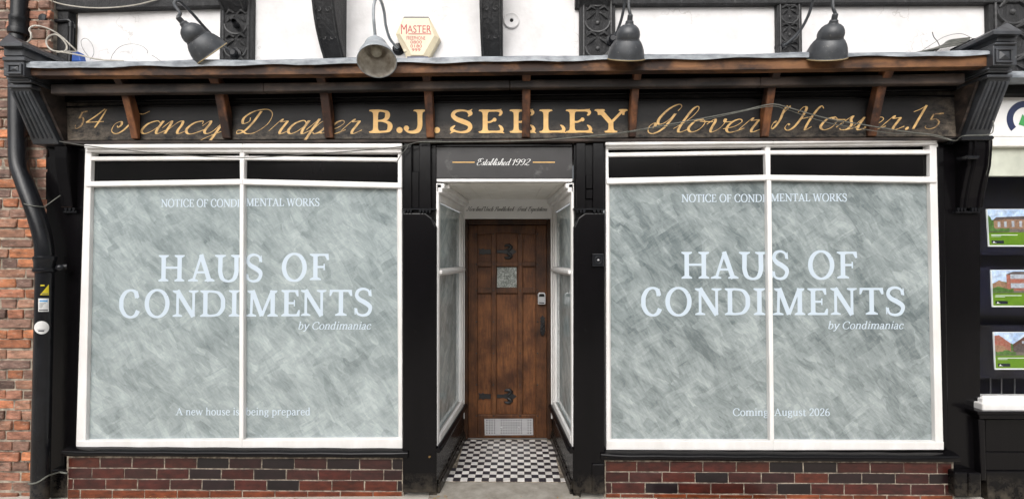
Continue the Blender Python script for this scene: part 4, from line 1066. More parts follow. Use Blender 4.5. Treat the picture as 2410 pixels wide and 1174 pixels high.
riser(160, 946, 1078, (1080, 1105.5, 1131, 1156.5, 1192), 'dark red glazed brick stall riser with an orange bottom course, under the left window', (1058, 1079), (148, 960), 21)
riser(1426, 2241, 1081, (1082, 1107.5, 1132, 1158, 1172), 'dark red glazed brick stall riser beside the street drain, under the right window', (1060, 1082), (1414, 2257), 33)

# ------------------------------------------------------------------ display windows
def window(spec, label, mat, rows_text):
    t = thing('display_window', label, 'window', P(*spec['base'], 0), 'whitewashed display windows')
    YF, YB, YG = 0.0, .06, .030
    q = MB()
    for k in ('stile_l', 'stile_r'): q.slab(spec[k], YF + .002, YB)
    q.bar(*spec['bottom'], YF - .004, YB)
    q.build('frame', M['white'], t, bevel=.004, seg=2)
    q = MB(); q.bar(*spec['cornice'], -.035, YB)
    q.bar(*spec['cornice2'], -.012, YB - .002)
    q.build('cornice', M['white'], t, bevel=.005, seg=2)
    q = MB(); q.bar(*spec['transom'], -.010, YB - .003); q.build('transom', M['white'], t, bevel=.006, seg=2)
    q = MB(); q.bar(*spec['bar'], YF + .004, YB - .004); q.build('glazing_bar', M['white'], t, bevel=.004)
    q = MB(); q.slab(spec['mullion'], -.006, YB - .006); q.slab(spec['mullion_top'], -.004, YB - .006); q.build('mullion', M['white'], t, bevel=.006, seg=2)
    q = MB(); q.slab(spec['backing'], YB + .004, YB + .02); q.build('backing', M['blackflat'], t)
    for pts in spec['top_panes']:
        q = MB(); q.slab(pts, YG, YG + .006); q.build('transom_pane', M['pane_black'], t)
    bd = MB()
    for k, pts in enumerate(spec['panes']):
        q = MB(); q.slab(pts, YG, YG + .006); p_ = q.build('glass_pane', mat, t)
        cxp = sum(p[0] for p in pts) / 4; cyp = sum(p[1] for p in pts) / 4
        inn = [(x + (2 if x < cxp else -2), y + (3 if y < cyp else -3)) for x, y in pts]
        out = [(x - (1 if x < cxp else -1), y - (2 if y < cyp else -2)) for x, y in pts]
        o_ = [P(x, y, .012) for x, y in out]; i_ = [P(x, y, YG - .0015) for x, y in inn]
        for e in range(4):
            f = (e + 1) % 4
            bd.add([o_[e], o_[f], i_[f], i_[e]], [(0, 1, 2, 3)])
    bd.build('glazing_bead', M['white'], t)
    for name, rows, font, sl, bold in rows_text:
        q = MB()
        for i, (tx, xl, xr, yb, cap) in enumerate(rows):
            write(q, font, tx, xl, xr, yb, cap, YG, sl, eps=.0006 + .0001 * (i % 2), bold=bold)
        q.build(name, M['vinyl'], t, flat=True)
    return t
left = dict(base=(560, 1056),
    stile_l=[(200, 352), (215, 352), (213, 437), (201, 1038), (197, 1056), (178, 1056)],
    stile_r=[(936, 352), (946, 352), (947, 1055), (938, 1055), (939, 1032), (936, 440)],
    bottom=([(180, 1037), (570, 1034), (947, 1032)], [(179, 1057), (570, 1056), (947, 1055)]),
    cornice=([(197, 339.5), (570, 338), (946, 337.5)], [(198, 349), (570, 348), (946, 348)]),
    cornice2=([(199, 349), (570, 348), (945, 348)], [(200, 357.5), (570, 358), (945, 359.5)]),
    transom=([(200, 427), (571, 421), (946, 430)], [(200, 439), (571, 434), (946, 443)]),
    bar=([(205, 368.5), (571, 367), (940, 371)], [(205, 378), (571, 376), (940, 380)]),
    mullion=[(563.5, 432), (573, 432), (572.5, 1036), (562, 1036)],
    mullion_top=[(563, 357), (575, 357), (574, 425), (564, 425)],
    backing=[(202, 342), (944, 342), (944, 1040), (190, 1050)],
    top_panes=[[(212, 376), (566, 376), (566, 424), (212, 428)], [(577, 376), (938, 379), (938, 430), (577, 424)]],
    panes=[[(214, 438), (568, 433), (566, 1036), (201, 1037)], [(574, 433), (936, 441), (939.5, 1032), (573, 1036)]])
tl = [('heading_lettering', [('NOTICE OF CONDI', 379, 564, 487, 18), ('MENTAL WORKS', 579, 752, 485, 18)], F_SMALL, 0, 1.0),
      ('title_lettering', [('H', 373, 434, 662, 62), ('A', 442.5, 505, 662, 63), ('U', 505.5, 569, 661, 61.5), ('S', 578, 618, 661, 61), ('O', 663, 722, 660, 62), ('F', 729, 774, 659, 62),
                           ('C', 280, 329, 745.5, 62), ('O', 340, 399, 745, 62), ('N', 406, 466.5, 745, 62), ('D', 471, 530, 745, 62), ('I', 538.5, 563.5, 744.5, 62), ('M', 578.5, 654, 744.5, 61.5), ('E', 662, 706, 744, 62), ('N', 708, 768, 743, 61), ('T', 775, 829, 742.5, 61), ('S', 834, 876, 741, 61)], F_LORA, 0, 1),
      ('byline_lettering', [('by Condimaniac', 702, 874, 774.5, 17)], F_SMALL, .24, .95),
      ('footer_lettering', [('A new house is', 413, 563, 976, 16.5), ('being prepared', 579, 730, 976, 16.5)], F_SMALL, 0, 1.0)]
window(left, 'whitewashed shop window with lettering that says a new house is being prepared', M['wash_a'], tl)
right = dict(base=(1820, 1058),
    stile_l=[(1425.5, 347), (1432, 347), (1433, 434), (1437, 1036), (1440, 1058), (1427, 1058)],
    stile_r=[(2189, 338), (2208, 338), (2222, 1057), (2204, 1057), (2202, 1037), (2189, 428)],
    bottom=([(1428, 1036), (1820, 1037), (2222, 1039)], [(1427, 1058), (1820, 1059), (2222, 1058)]),
    cornice=([(1425, 334.5), (1820, 330), (2214, 324.5)], [(1425.5, 342), (1820, 337.5), (2208, 332)]),
    cornice2=([(1425.5, 342), (1820, 337.5), (2207, 332)], [(1426, 348.5), (1820, 344.5), (2206, 339.5)]),
    transom=([(1427, 419), (1808, 411), (2207, 416)], [(1428, 433), (1808, 424), (2207, 430)]),
    bar=([(1428, 359.5), (1806, 353.5), (2200, 352.5)], [(1428, 369), (1806, 363), (2200, 362.5)]),
    mullion=[(1805, 422), (1816, 422), (1823, 1040), (1813, 1040)],
    mullion_top=[(1801, 345), (1814, 345), (1814, 415), (1803, 415)],
    backing=[(1428, 340), (2206, 330), (2216, 1050), (1430, 1050)],
    top_panes=[[(1431, 368), (1800, 362), (1800, 414), (1431, 422)], [(1812, 362), (2190, 361), (2190, 414), (1812, 414)]],
    panes=[[(1433, 432), (1804, 422), (1813, 1036), (1437, 1036)], [(1811, 422), (2189, 428), (2202, 1038), (1818, 1036)]])
tr = [('heading_lettering', [('NOTICE OF CONDI', 1604, 1800, 475.5, 18), ('MENTAL WORKS', 1814, 1993, 474, 18)], F_SMALL, 0, 1.0),
      ('title_lettering', [('H', 1604, 1669, 655.5, 63), ('A', 1673, 1738, 655.5, 63), ('U', 1739.5, 1804, 655.5, 63), ('S', 1817, 1857, 655, 63), ('O', 1902, 1964, 655, 63), ('F', 1970, 2018, 655, 63),
                           ('C', 1509, 1558, 741, 63), ('O', 1566, 1628, 741, 63), ('N', 1636, 1698.5, 741, 63), ('D', 1706, 1765.5, 741, 63), ('I', 1774, 1801, 741, 63), ('M', 1819, 1895, 741, 63), ('E', 1901, 1949, 741, 63), ('N', 1955, 2017, 740.5, 63), ('T', 2023, 2080, 740, 63), ('S', 2085, 2130, 740, 63)], F_LORA, 0, 1),
      ('byline_lettering', [('by Condimaniac', 1949, 2127, 773.5, 17)], F_SMALL, .24, .95),
      ('footer_lettering', [('Coming', 1725, 1808, 977.5, 17), ('August 2026', 1821, 1953, 977.5, 17)], F_SMALL, 0, 1.0)]
window(right, 'whitewashed shop window with lettering that announces an August opening', M['wash_b'], tr)

# ------------------------------------------------------------------ name panel over the doorway
t = thing('name_panel', 'satin black panel with white script and two gilt rules, over the doorway', 'sign', P(1187, 420, .01))
q = MB(); q.slab([(1027, 346), (1347, 346), (1347, 420), (1027, 420)], .012, .05); q.build('panel', M['satin_black_board'], t, bevel=.002)
q = MB(); write(q, F_FINE, 'Established', 1122, 1204, 389, 15.5, .012, .45); write(q, F_FINE, '1992', 1206, 1249, 389, 14.5, .012, .35, eps=.0009); q.build('script_lettering', M['paperwhite'], t, flat=True)
for a, b in ((1065, 1117), (1254, 1306)):
    q = MB(); q.slab([(a, 381), (b, 381), (b, 383.2), (a, 383.2)], .0108, .0125); q.build('gilt_rule', M['gold'], t)
q = MB(); q.slab([(1027, 336), (1347, 336), (1347, 345), (1027, 345)], .0, .06); q.build('head_beam', M['black'], t, bevel=.003)

# ------------------------------------------------------------------ door lobby
def Z(py, Y): return P(1200, py, Y).z
zc = 2.115                                                # lobby ceiling
t = thing('lobby_ceiling', 'off-white boarded ceiling inside the door lobby', 'ceiling', ((bl + bf) / 2, .4, zc))
q = MB(); nb = 9
for k in range(nb):
    f0, f1 = k / nb, (k + 1) / nb
    a0, a1 = lerp(bl - .02, bf + .02, f0) + .0015, lerp(bl - .02, bf + .02, f1) - .0015
    b0, b1 = lerp(dl - .02, dr + .02, f0) + .0015, lerp(dl - .02, dr + .02, f1) - .0015
    q.hexa([(a0, .052, zc), (a1, .052, zc), (b1, YD + .02, zc), (b0, YD + .02, zc)], [(a0, .052, zc + .02), (a1, .052, zc + .02), (b1, YD + .02, zc + .02), (b0, YD + .02, zc + .02)])
q.box(bl - .02, bf + .02, .052, YD + .02, zc + .004, zc + .03)
q.build('boards', M['offwhite_ceiling'], t)
q = MB(); q.slab([(1027, 421), (1348, 421), (1347, 428), (1028, 428)], .0, .06); q.build('front_edging', M['white'], t, bevel=.003)
q = MB(); q.slab([(1090, 464), (1301, 464), (1301, 470), (1090, 470)], YD - .05, YD + .01); q.build('back_cove', M['white'], t, bevel=.005, seg=2)

t = thing('quotation_board', 'white board with thin grey script over the door', 'sign', P(1195, 515, YD - .02))
q = MB(); q.slab([(1089, 470), (1300, 470), (1300, 515), (1089, 515)], YD - .025, YD + .03); q.build('board', M['board_white'], t, bevel=.002)
q = MB()
for i, (w_, a, b) in enumerate((('Here', 1097, 1119), ('lived', 1119.5, 1139), ('Uncle', 1139, 1162), ('Pumblechook', 1163, 1211), ('*', 1212, 1215.5), ('Great', 1217, 1241), ('Expectations', 1243, 1288))):
    write(q, F_FINE, w_, a, b, 496.5, 10.2, YD - .0255, .45, eps=.0007 + .0002 * (i % 2))
q.build('script_lettering', M['scriptgrey'], t, flat=True)

def side(name, s, label_w, label_p):
    x0, x1 = (bl, dl) if s < 0 else (bf, dr)
    inn = 1 if s < 0 else -1                             # towards the lobby
    def pt(u, z, n): return Vector((lerp(x0, x1, u) + inn * n, lerp(.0, YD, u), z))
    def bar(q, u0, u1, z0, z1, n0=-.012, n1=.006, z0b=None, z1b=None):
        z0b = z0 if z0b is None else z0b; z1b = z1 if z1b is None else z1b
        q.hexa([pt(u0, z0, n0), pt(u1, z0b, n0), pt(u1, z1b, n0), pt(u0, z1, n0)], [pt(u0, z0, n1), pt(u1, z0b, n1), pt(u1, z1b, n1), pt(u0, z1, n1)])
    zs = .318
    w = thing('lobby_side_window', label_w, 'window', pt(.5, zs, 0), 'whitewashed side windows of the lobby')
    q = MB()
    bar(q, 0.0, .05, zs, zc - .002); bar(q, .90, .985, zs, zc - .002, n1=.004)
    bar(q, .05, .90, zs, zs + .055, n1=.010)
    bar(q, .05, .90, 1.99, 2.045, n1=.003)
    q.build('frame', M['white'], w, bevel=.004, seg=2)
    q = MB(); bar(q, .0, .98, 2.047, zc - .003, n1=.03); bar(q, .0, .98, 2.075, zc - .004, n1=.045); q.build('cornice', M['white'], w, bevel=.008, seg=2)
    q = MB(); bar(q, .05, .90, 1.475, 1.525, n1=.008); bar(q, .03, .92, 1.487, 1.513, n1=.024); q.build('mid_rail', M['white'], w, bevel=.006, seg=2)
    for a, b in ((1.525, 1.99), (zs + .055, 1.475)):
        q = MB(); bar(q, .05, .90, a, b, -.03, -.024); q.build('glass_pane', M['wash_side_lightened'], w)
    bdq = MB()
    for a, b in ((1.525, 1.99), (zs + .055, 1.475)):
        for u in (.80, .895):
            pass
        bar(bdq, .86, .90, a, b, -.024, -.004)
    bdq.build('glazing_bead', M['white'], w, bevel=.003)
    d = thing('lobby_panelling', label_p, 'panelling', pt(.5, 0, 0), 'black panelling under the lobby side windows')
    q = MB(); bar(q, -.02, 1.0, -.01, zs - .03, -.05, .004); q.build('panel', M['black'], d, bevel=.003)
    q = MB()
    q.tube([pt(-.03, zs - .018, .015), pt(.0, zs - .014, .018), pt(1.0, zs - .014, .014)], [.018, .024, .022], 10)
    q.build('sill', M['black'], d)
    q = MB(); bar(q, .0, 1.0, 0, .062, .004, .02); bar(q, .0, 1.0, .062, .085, .004, .012); q.build('skirting', M['black'], d, bevel=.004)
side('l', -1, 'whitewashed side window on the hinge side of the lobby, left of the door', 'black panelling and skirting on the hinge side of the lobby')
side('r', 1, 'whitewashed side window on the handle side of the lobby, right of the door', 'black panelling and skirting on the handle side of the lobby')
t = thing('sensor_box', 'small white plastic box in the upper corner of the lobby ceiling', 'sensor', P(1048, 432, .03))
q = MB(); q.slab([(1039, 431), (1058, 431), (1058, 444), (1040, 444)], .055, .12); q.build('case', M['white'], t, bevel=.006, seg=2)
q = MB(); q.lathe([(.004, 0), (.004, .003), (.0001, .003)], P(1052, 434, .055), (0, -1, 0), 10); q.build('lens', M['hole'], t)

# ------------------------------------------------------------------ door
t = thing('door_frame', 'dark oak door frame at the back of the lobby', 'door frame', P(1195, 1031, YD))
q = MB()
q.slab([(1090, 515.5), (1101.5, 515.5), (1101.5, 1033), (1090, 1033)], YD - .02, YD + .06)
q.slab([(1287.5, 515.5), (1299.5, 515.5), (1299.5, 1033), (1287.5, 1033)], YD - .02, YD + .06)
q.slab([(1101.5, 515.5), (1287.5, 515.5), (1287.5, 528.5), (1101.5, 528.5)], YD - .018, YD + .06)
q.build('jambs', M['doordark'], t, bevel=.006, seg=2)
q = MB(); q.slab([(1088, 470), (1094, 470), (1093, 985), (1088, 985)], YD - .03, YD + .03); q.slab([(1296, 470), (1303, 470), (1303, 985), (1297, 985)], YD - .03, YD + .03)
q.build('white_lining', M['white'], t, bevel=.003)
YP = YD + .012
d = thing('front_door', 'old panelled oak door with iron strap hinges and a small bullion glass, at the back of the lobby', 'door', P(1195, 1030, YP))
q = MB()
q.slab([(1102, 529), (1287, 529), (1287, 1030), (1102, 1030)], YP + .028, YP + .06); q.build('panel', M['doorpanel'], d)
q = MB()
for a, b in ((1102, 1124), (1261, 1287)): q.slab([(a, 529.5), (b, 529.5), (b, 1030), (a, 1030)], YP, YP + .03)
q.build('stile', M['door'], d, bevel=.005, seg=2)
q = MB()
for a, b in ((1156, 1168), (1218, 1230)): q.slab([(a, 549), (b, 549), (b, 976), (a, 976)], YP - .004, YP + .03)
q.build('muntin', M['door'], d, bevel=.005, seg=2)
q = MB()
q.slab([(1124, 529.5), (1261, 529.5), (1261, 552), (1230, 550.5), (1218, 549), (1193, 547), (1168, 549), (1156, 550.5), (1124, 553)], YP + .001, YP + .03)
for a, b in ((616, 627), (677, 690)): q.slab([(1124, a), (1261, a), (1261, b), (1124, b)], YP + .001, YP + .03)
q.slab([(1124, 975), (1261, 975), (1261, 1029.5), (1124, 1029.5)], YP + .001, YP + .03)
q.build('rail', M['door'], d, bevel=.005, seg=2)
q = MB(); q.slab([(1170, 629), (1216, 629), (1216, 676), (1170, 676)], YP + .010, YP + .022); gl = q.build('glass', M['bullion'], d)
q = MB(); c = P(1193, 653, YP + .009)
q.lathe([(.045, 0), (.048, .006), (.043, .008), (.036, .004), (.02, .006), (.008, .012), (.0001, .013)], c, (0, -1, 0)); q.build('bullion', M['bullion'], gl)
q = MB()
for yy in (551, 622, 683, 757, 831, 905, 978):
    for xx in (1121, 1161.5, 1224, 1265):
        if yy == 551 and False: continue
        q.ball(P(xx, yy, YP - .002), .0075, 8, (1, .6, 1))
q.build('nail_heads', M['wroughtiron'], d)
def hinge(yc):
    q = MB(); Yh = YP + .027
    s = 1.0
    def poly(pts, y=Yh): q.slab([(x, yc + dy) for x, dy in pts], y - .008, y + .003)
    poly([(1126, -9), (1131, -5), (1137, -8), (1140, -5), (1155, -5), (1155, 6), (1140, 6), (1137, 8), (1131, 5), (1126, 9), (1128, 0)])
    poly([(1169, -4), (1186, -4), (1190, -6), (1197, -5), (1204, -8), (1210, -4), (1216, 0), (1210, 5), (1204, 8), (1197, 5), (1190, 6), (1186, 4), (1169, 4)])
    for sg_ in (-1, 1):
        q.tube([P(1194, yc + sg_ * 3, Yh - .008), P(1200, yc + sg_ * 7, Yh - .008), P(1203, yc + sg_ * 11, Yh - .008), P(1199, yc + sg_ * 14.5, Yh - .008), P(1192, yc + sg_ * 15, Yh - .008), P(1187, yc + sg_ * 13, Yh - .008)], [.014, .017, .018, .016, .012, .008], 8)
    q.build('strap_hinge', M['wroughtiron'], d, bevel=.002)
hinge(592); hinge(932)
q = MB()                                                 # handle: pierced back plate with a twisted drop handle
q.slab([(1272, 757), (1282, 757), (1283, 780), (1279, 790), (1274, 790), (1271, 780)], YP - .008, YP + .001)
q.slab([(1277, 741), (1280, 746), (1284, 748), (1281, 752), (1284, 757), (1270, 757), (1273, 752), (1270, 748), (1274, 746)], YP - .007, YP + .001)
q.build('handle_plate', M['wroughtiron'], d, bevel=.001)
q = MB(); q.tube([P(1277, 760, YP - .008), P(1280, 764, YP - .03), P(1274, 771, YP - .034), P(1282, 778, YP - .034), P(1280, 785, YP - .03), P(1275, 787, YP - .02), P(1272, 780, YP - .022)], .006, 8); q.build('handle', M['wroughtiron'], d)
kp = thing('vent_plate', 'perforated steel vent plate screwed to the foot of the oak door', 'vent plate', P(1197, 1023, YP))
q = MB(); q.slab([(1140, 985), (1254, 984.5), (1255, 1023), (1141, 1023.5)], YP - .0035, YP - .0005); q.build('plate', M['steel'], kp)
for field in ([1146, 1152, 1158, 1164], [1180 + k * 5.9 for k in range(9)], [1243, 1249]):
    q = MB()
    for r in range(6):
        for xx in field:
            if r == 3 and (xx == 1180 or abs(xx - 1221.3) < 1): continue
            q.lathe([(.0001, .0), (.0052, .0)], P(xx, 988 + r * 6.0, YP - .0042), (0, -1, 0), 8)
    q.build('perforation_pattern', M['hole'], kp)
for xx in (1180, 1221):
    q = MB(); q.ball(P(xx, 1006, YP - .004), .009, 8, (1, .5, 1)); q.build('screw_head', M['steel'], kp)
ks = thing('key_safe', 'grey key safe with a black dial window on the right of the oak door', 'key safe', P(1275, 715, YP))
q = MB()
q.slab([(1266, 716), (1266, 692), (1269, 688.5), (1281, 688.5), (1284, 692), (1284, 716)], YP - .045, YP - .001); q.build('case', M['steel'], ks, bevel=.004, seg=2)
q = MB(); q.slab([(1268.5, 698), (1268.5, 694), (1271, 691.5), (1279, 691.5), (1281.5, 694), (1281.5, 698)], YP - .049, YP - .044); q.build('dial_window', M['hole'], ks)
q = MB(); q.slab([(1269, 711), (1281, 711.5), (1281, 714), (1269, 713)], YP - .0465, YP - .044); q.build('badge', M['hole'], ks)

# ------------------------------------------------------------------ cast-iron drainpipe and its stickers
def cat3(pts, n=6):
    pts = [Vector(p) for p in pts]; out = []
    for i in range(len(pts) - 1):
        p0 = pts[max(i - 1, 0)]; p1 = pts[i]; p2 = pts[i + 1]; p3 = pts[min(i + 2, len(pts) - 1)]
        for k in range(n):
            t = k / n
            out.append(0.5 * ((2 * p1) + (p2 - p0) * t + (2 * p0 - 5 * p1 + 4 * p2 - p3) * t * t + (3 * p1 - p0 - 3 * p2 + p3) * t ** 3))
    out.append(pts[-1])
    return out
YPp = -.075
pr = .050
lowx = P(104, 700, YPp).x
dp_ = thing('drainpipe', 'thick black cast iron drainpipe with a double bend, in front of the brick wall', 'drainpipe', (lowx, YPp, -.02))
upx = P(48, 40, .02).x
q = MB(); q.tube([(upx, .02, P(40, 86, .02).z), (upx, .02, 4.4)], .052, 20); q.build('upper_pipe', M['iron'], dp_)
q = MB(); zc_ = P(40, 84, .02).z
q.lathe([(.052, .13), (.060, .125), (.060, .10), (.057, .09), (.057, .045), (.063, .04), (.065, .02), (.063, 0), (.045, -.01)], (upx, .02, zc_), ZV, 24); q.build('collar', M['iron'], dp_)
q = MB()
q.tube(cat3([P(44, 80, .02), P(42, 200, .0), P(42, 320, -.02), P(44, 385, -.04), P(58, 430, -.06), P(80, 490, YPp), P(97, 545, YPp), P(104, 585, YPp), P(104, 615, YPp)], 8), pr, 20); q.build('offset_bend', M['iron'], dp_)
zt_ = P(104, 606, YPp).z
q = MB(); q.lathe([(.050, .01), (.060, .006), (.062, -.008), (.059, -.02), (.056, -.03), (.056, -.072), (.062, -.078), (.062, -.094), (.055, -.10), (.048, -.104)], (lowx, YPp, zt_), ZV, 28)
q.build('collar', M['iron'], dp_)
q = MB(); q.tube([(lowx, YPp, -.02), (lowx, YPp, zt_ - .05)], .049, 24); q.build('lower_pipe', M['iron'], dp_)
q = MB(); zl_ = P(104, 630, YPp).z; q.ball((lowx + .080, YPp + .02, zl_), .024, 10, (1.1, .8, 1)); q.tube([(lowx + .05, YPp + .03, zl_), (lowx + .095, YPp + .06, zl_ + .005)], .02, 8); q.build('lug', M['iron'], dp_)
def wrap(q, px0, px1, py0, py1, r, shape='rect', n=10):
    """a patch lying on the round pipe"""
    def on(px, py):
        d = _fw * FPX + _rt * (px - W0 / 2) + _up * (H0 / 2 - py)
        ox, oy = CAMP.x - lowx, CAMP.y - YPp
        A, B_, C_ = d.x ** 2 + d.y ** 2, 2 * (ox * d.x + oy * d.y), ox * ox + oy * oy - r * r
        t_ = (-B_ - math.sqrt(max(0, B_ * B_ - 4 * A * C_))) / (2 * A)
        return CAMP + d * t_
    for k in range(n):
        f0, f1 = k / n, (k + 1) / n
        if shape == 'oval':
            f0, f1 = .5 - .5 * math.cos(math.pi * f0), .5 - .5 * math.cos(math.pi * f1)
            hh = (py1 - py0) / 2; c = (py0 + py1) / 2
            w0_, w1_ = hh * math.sqrt(max(0, 1 - (2 * f0 - 1) ** 2)), hh * math.sqrt(max(0, 1 - (2 * f1 - 1) ** 2))
            ys = (c + w0_, c + w1_, c - w1_, c - w0_)
        elif shape == 'tri': ys = (py1, py1, lerp(py1, py0, f1), lerp(py1, py0, f0))
        else: ys = (py1, py1, py0, py0)
        xa, xb = lerp(px0, px1, f0), lerp(px0, px1, f1)
        q.add([on(xa, ys[0]), on(xb, ys[1]), on(xb, ys[2]), on(xa, ys[3])], [(0, 1, 2, 3)])
def patch(name, mat, root, items, r):
    q = MB()
    for it in items: wrap(q, *it[:4], r, *(it[4:] or ('rect',)))
    return q.build(name, M[mat], root, flat=True)
R0 = .0500
t = thing('sticker', 'yellow and black sticker, highest of the three on the drainpipe', 'sticker', (lowx, YPp - R0, P(100, 694, YPp).z))
patch('backing', 'hole', t, [(94, 115, 668, 694)], R0)
patch('yellow_corner', 'yellow', t, [(94, 115, 669, 694, 'tri'), (95, 105, 670, 673)], R0 + .0006)
patch('small_print', 'inkgrey', t, [(98, 114, 690, 692)], R0 + .0012)
t = thing('sticker', 'white rectangular sticker with a blue heading, on the drainpipe', 'sticker', (lowx, YPp - R0, P(100, 733, YPp).z))
patch('backing', 'paperwhite', t, [(90, 115, 702, 733)], R0)
patch('heading', 'skyblue', t, [(93, 110, 706, 710), (110, 112, 704, 711)], R0 + .0006)
patch('small_print', 'inkgrey', t, [(92.5, 108, 713, 714), (92.5, 104, 715.5, 716.5), (92.5, 101, 718, 719), (92.5, 100, 720.5, 721.5), (92.5, 98, 723, 724), (91.5, 113, 728, 731)], R0 + .0006)
t = thing('sticker', 'white oval sticker, lowest of the three on the drainpipe', 'sticker', (lowx, YPp - R0, P(100, 785, YPp).z))
patch('backing', 'paperwhite', t, [(80, 116, 755, 786, 'oval')], R0)
patch('pencil_mark', 'inkgrey', t, [(90, 104, 777, 780), (87, 107, 775, 776)], R0 + .0006)
def wire(name, pts, r, mat, label, cat, group=None, n=6):
    pp = cat3([P(x, y, Y) for x, y, Y in pts], n)
    q = MB(); q.tube(pp, r, 6)
    o = q.build(name, M[mat], origin=pp[0])
    return tag(o, label, cat, group)

# ------------------------------------------------------------------ swan-neck lamps
def lamp(neck, axis, path, mount, label, pale=False, bulb=False, S=1.0):
    axis = Vector(axis).normalized()
    o = P(*neck)
    t = thing('swan_neck_lamp', label, 'lamp', P(*mount), 'swan neck lamps over the canopy')
    smat = M['shadepale'] if pale else M['shade']
    pts = [o - axis * .01, o - axis * .05 * S] + [P(*p) for p in path]
    q = MB(); q.tube(cat3(pts, 6), .0095, 10); q.build('arm', smat, t)
    q = MB(); m_ = P(*mount)
    q.lathe([(.0001, .045), (.018, .045), (.026, .035), (.026, .02), (.042, .012), (.045, 0)], m_, (0, -1, 0), 18); q.build('wall_mount', M['iron'], t)
    sc_ = lambda pr_: [(r_ * S, h_ * S) for r_, h_ in pr_]
    q = MB(); q.lathe(sc_([(.011, -.055), (.016, -.05), (.017, -.022), (.024, -.016), (.025, -.006), (.030, .002)]), o, axis, 20); q.build('lampholder', smat, t)
    q = MB()
    q.lathe(sc_([(.020, -.002), (.040, .005), (.058, .020), (.069, .040), (.0735, .058), (.0725, .072), (.070, .080), (.0735, .082), (.0735, .087), (.084, .098), (.096, .118), (.106, .142), (.1125, .166), (.1155, .187), (.119, .190), (.119, .196), (.115, .196)]), o, axis, 44)
    sh = q.build('shade', smat, t)
    q = MB(); q.lathe(sc_([(.1155, .1955), (.113, .187), (.110, .166), (.1035, .142), (.093, .118), (.081, .098), (.070, .087), (.068, .076), (.0705, .058), (.062, .035), (.04, .012), (.0001, .008)]), o, axis, 44); q.build('shade_lining', M['shadein'], sh)
    q = MB(); q.lathe(sc_([(.115, .1965), (.1195, .1975), (.1205, .194), (.119, .1915)]), o, axis, 44); q.build('rim', M['brass'] if not pale else smat, sh)
    if bulb:
        q = MB(); q.lathe(sc_([(.0001, .008), (.018, .01), (.018, .05), (.026, .068), (.034, .09), (.034, .108), (.024, .124), (.0001, .132)]), o, axis, 20); q.build('bulb', M['bulbglass'], t)
lamp((436, 60, -.34), (.45, .60, -.64), [(424, 32, -.345), (411, 13, -.325), (414, 4, -.27), (427, 8, -.20), (452, 32, -.13), (484, 68, -.05), (520, 104, .02), (548, 124, .06), (556, 129, .075)], (556, 129, .082),
     'dark bell lamp tilted sideways on a bent arm, over the left window')
vd = (P(886, 140, -.5) - CAMP).normalized()
dn = (-ZV - vd * (-ZV).dot(vd)).normalized()
lamp((884, 99, -.32), -vd * .80 + dn * .60 + Vector((.05, 0, 0)), [(880, 52, -.34), (879, 36, -.335), (880, 12, -.32), (886, -3, -.30), (896, 2, -.25), (904, 28, -.15), (908, 60, -.09), (917, 90, -.02), (930, 108, .05), (937, 116, .09)], (938, 117, .118),
     'pale grey lamp turned to face the street, its bulb and rusty inside showing', True, True, .98)
lamp((1481, 58, -.36), (-.01, .50, -.87), [(1480, 20, -.39), (1480, 0, -.385), (1481, -25, -.35), (1481, -55, -.30), (1479, -66, -.22), (1475, -45, -.14), (1471, 0, -.08), (1464, 40, -.03), (1452, 76, .03), (1440, 95, .07)], (1440, 96, .082),
     'dark bell lamp hanging straight, in front of the widest carved timber')
lamp((1961, 56, -.36), (.08, .50, -.86), [(1960, 16, -.39), (1960, -15, -.38), (1957, -50, -.32), (1945, -66, -.25), (1927, -45, -.16), (1914, 0, -.08), (1902, 38, -.03), (1882, 74, .02), (1856, 100, .06), (1838, 112, .09)], (1837, 113, .118),
     'dark bell lamp hanging askew on a long arm, nearest the right-hand bracket')

# ------------------------------------------------------------------ alarm box, vent collar, pipe stubs
t = thing('alarm_box', 'cream six-sided alarm box with red lettering, on the white plaster beside the pale lamp', 'alarm box', P(983, 138, YW))
hexo = [(950, 40), (1009, 40), (1035, 90), (1008, 139), (958, 139), (931, 81)]
hexi = [(949, 47), (1010, 47), (1022, 84), (996, 130), (969, 130), (941, 80)]
q = MB()
o_ = [P(x, y, .070) for x, y in hexo]; i_ = [P(x, y, .052) for x, y in hexi]; w_ = [Vector((p.x, YW - .001, p.z)) for p in o_]
q.add(w_ + o_ + i_, [(k, (k + 1) % 6, 6 + (k + 1) % 6, 6 + k) for k in range(6)] + [(6 + k, 6 + (k + 1) % 6, 12 + (k + 1) % 6, 12 + k) for k in range(6)] + [tuple(range(12, 18))])
q.build('case', M['cream'], t, bevel=.002)
q = MB(); q.slab([(951, 39.5), (1008.5, 39.5), (1012, 46), (947, 46)], .062, YW - .002); q.build('top_cap', M['inkgrey'], t, bevel=.002)
q = MB(); q.slab([(957.5, 133), (1008.5, 133), (1007, 141), (960, 141)], .050, YW - .003); q.build('strobe', M['navy'], t, bevel=.003)
q = MB(); sans(q, 'M', 944, 957.5, 81, 23, .052); sans(q, 'ASTER', 958.5, 1015, 78, 17.5, .052); q.slab([(961, 79.6), (1015, 79.6), (1015, 81.4), (961, 81.4)], .0508, .0518); q.build('name_lettering', M['red'], t, flat=True)
q = MB(); sans(q, 'FREEPHONE', 957, 1001, 94.5, 8.6, .052); sans(q, '0800', 966, 993, 103.5, 7.2, .052); sans(q, '0180', 966, 993, 112.8, 7.2, .052); sans(q, '999', 969, 989.5, 121.6, 7.2, .052); q.build('phone_lettering', M['red'], t, flat=True)
for x, y in ((953, 119), (1007, 119)):
    q = MB(); q.lathe([(.0001, .002), (.010, .002), (.012, 0)], P(x, y, .062), (0, -1, 0), 12); q.build('screw_cap', M['cream'], t)
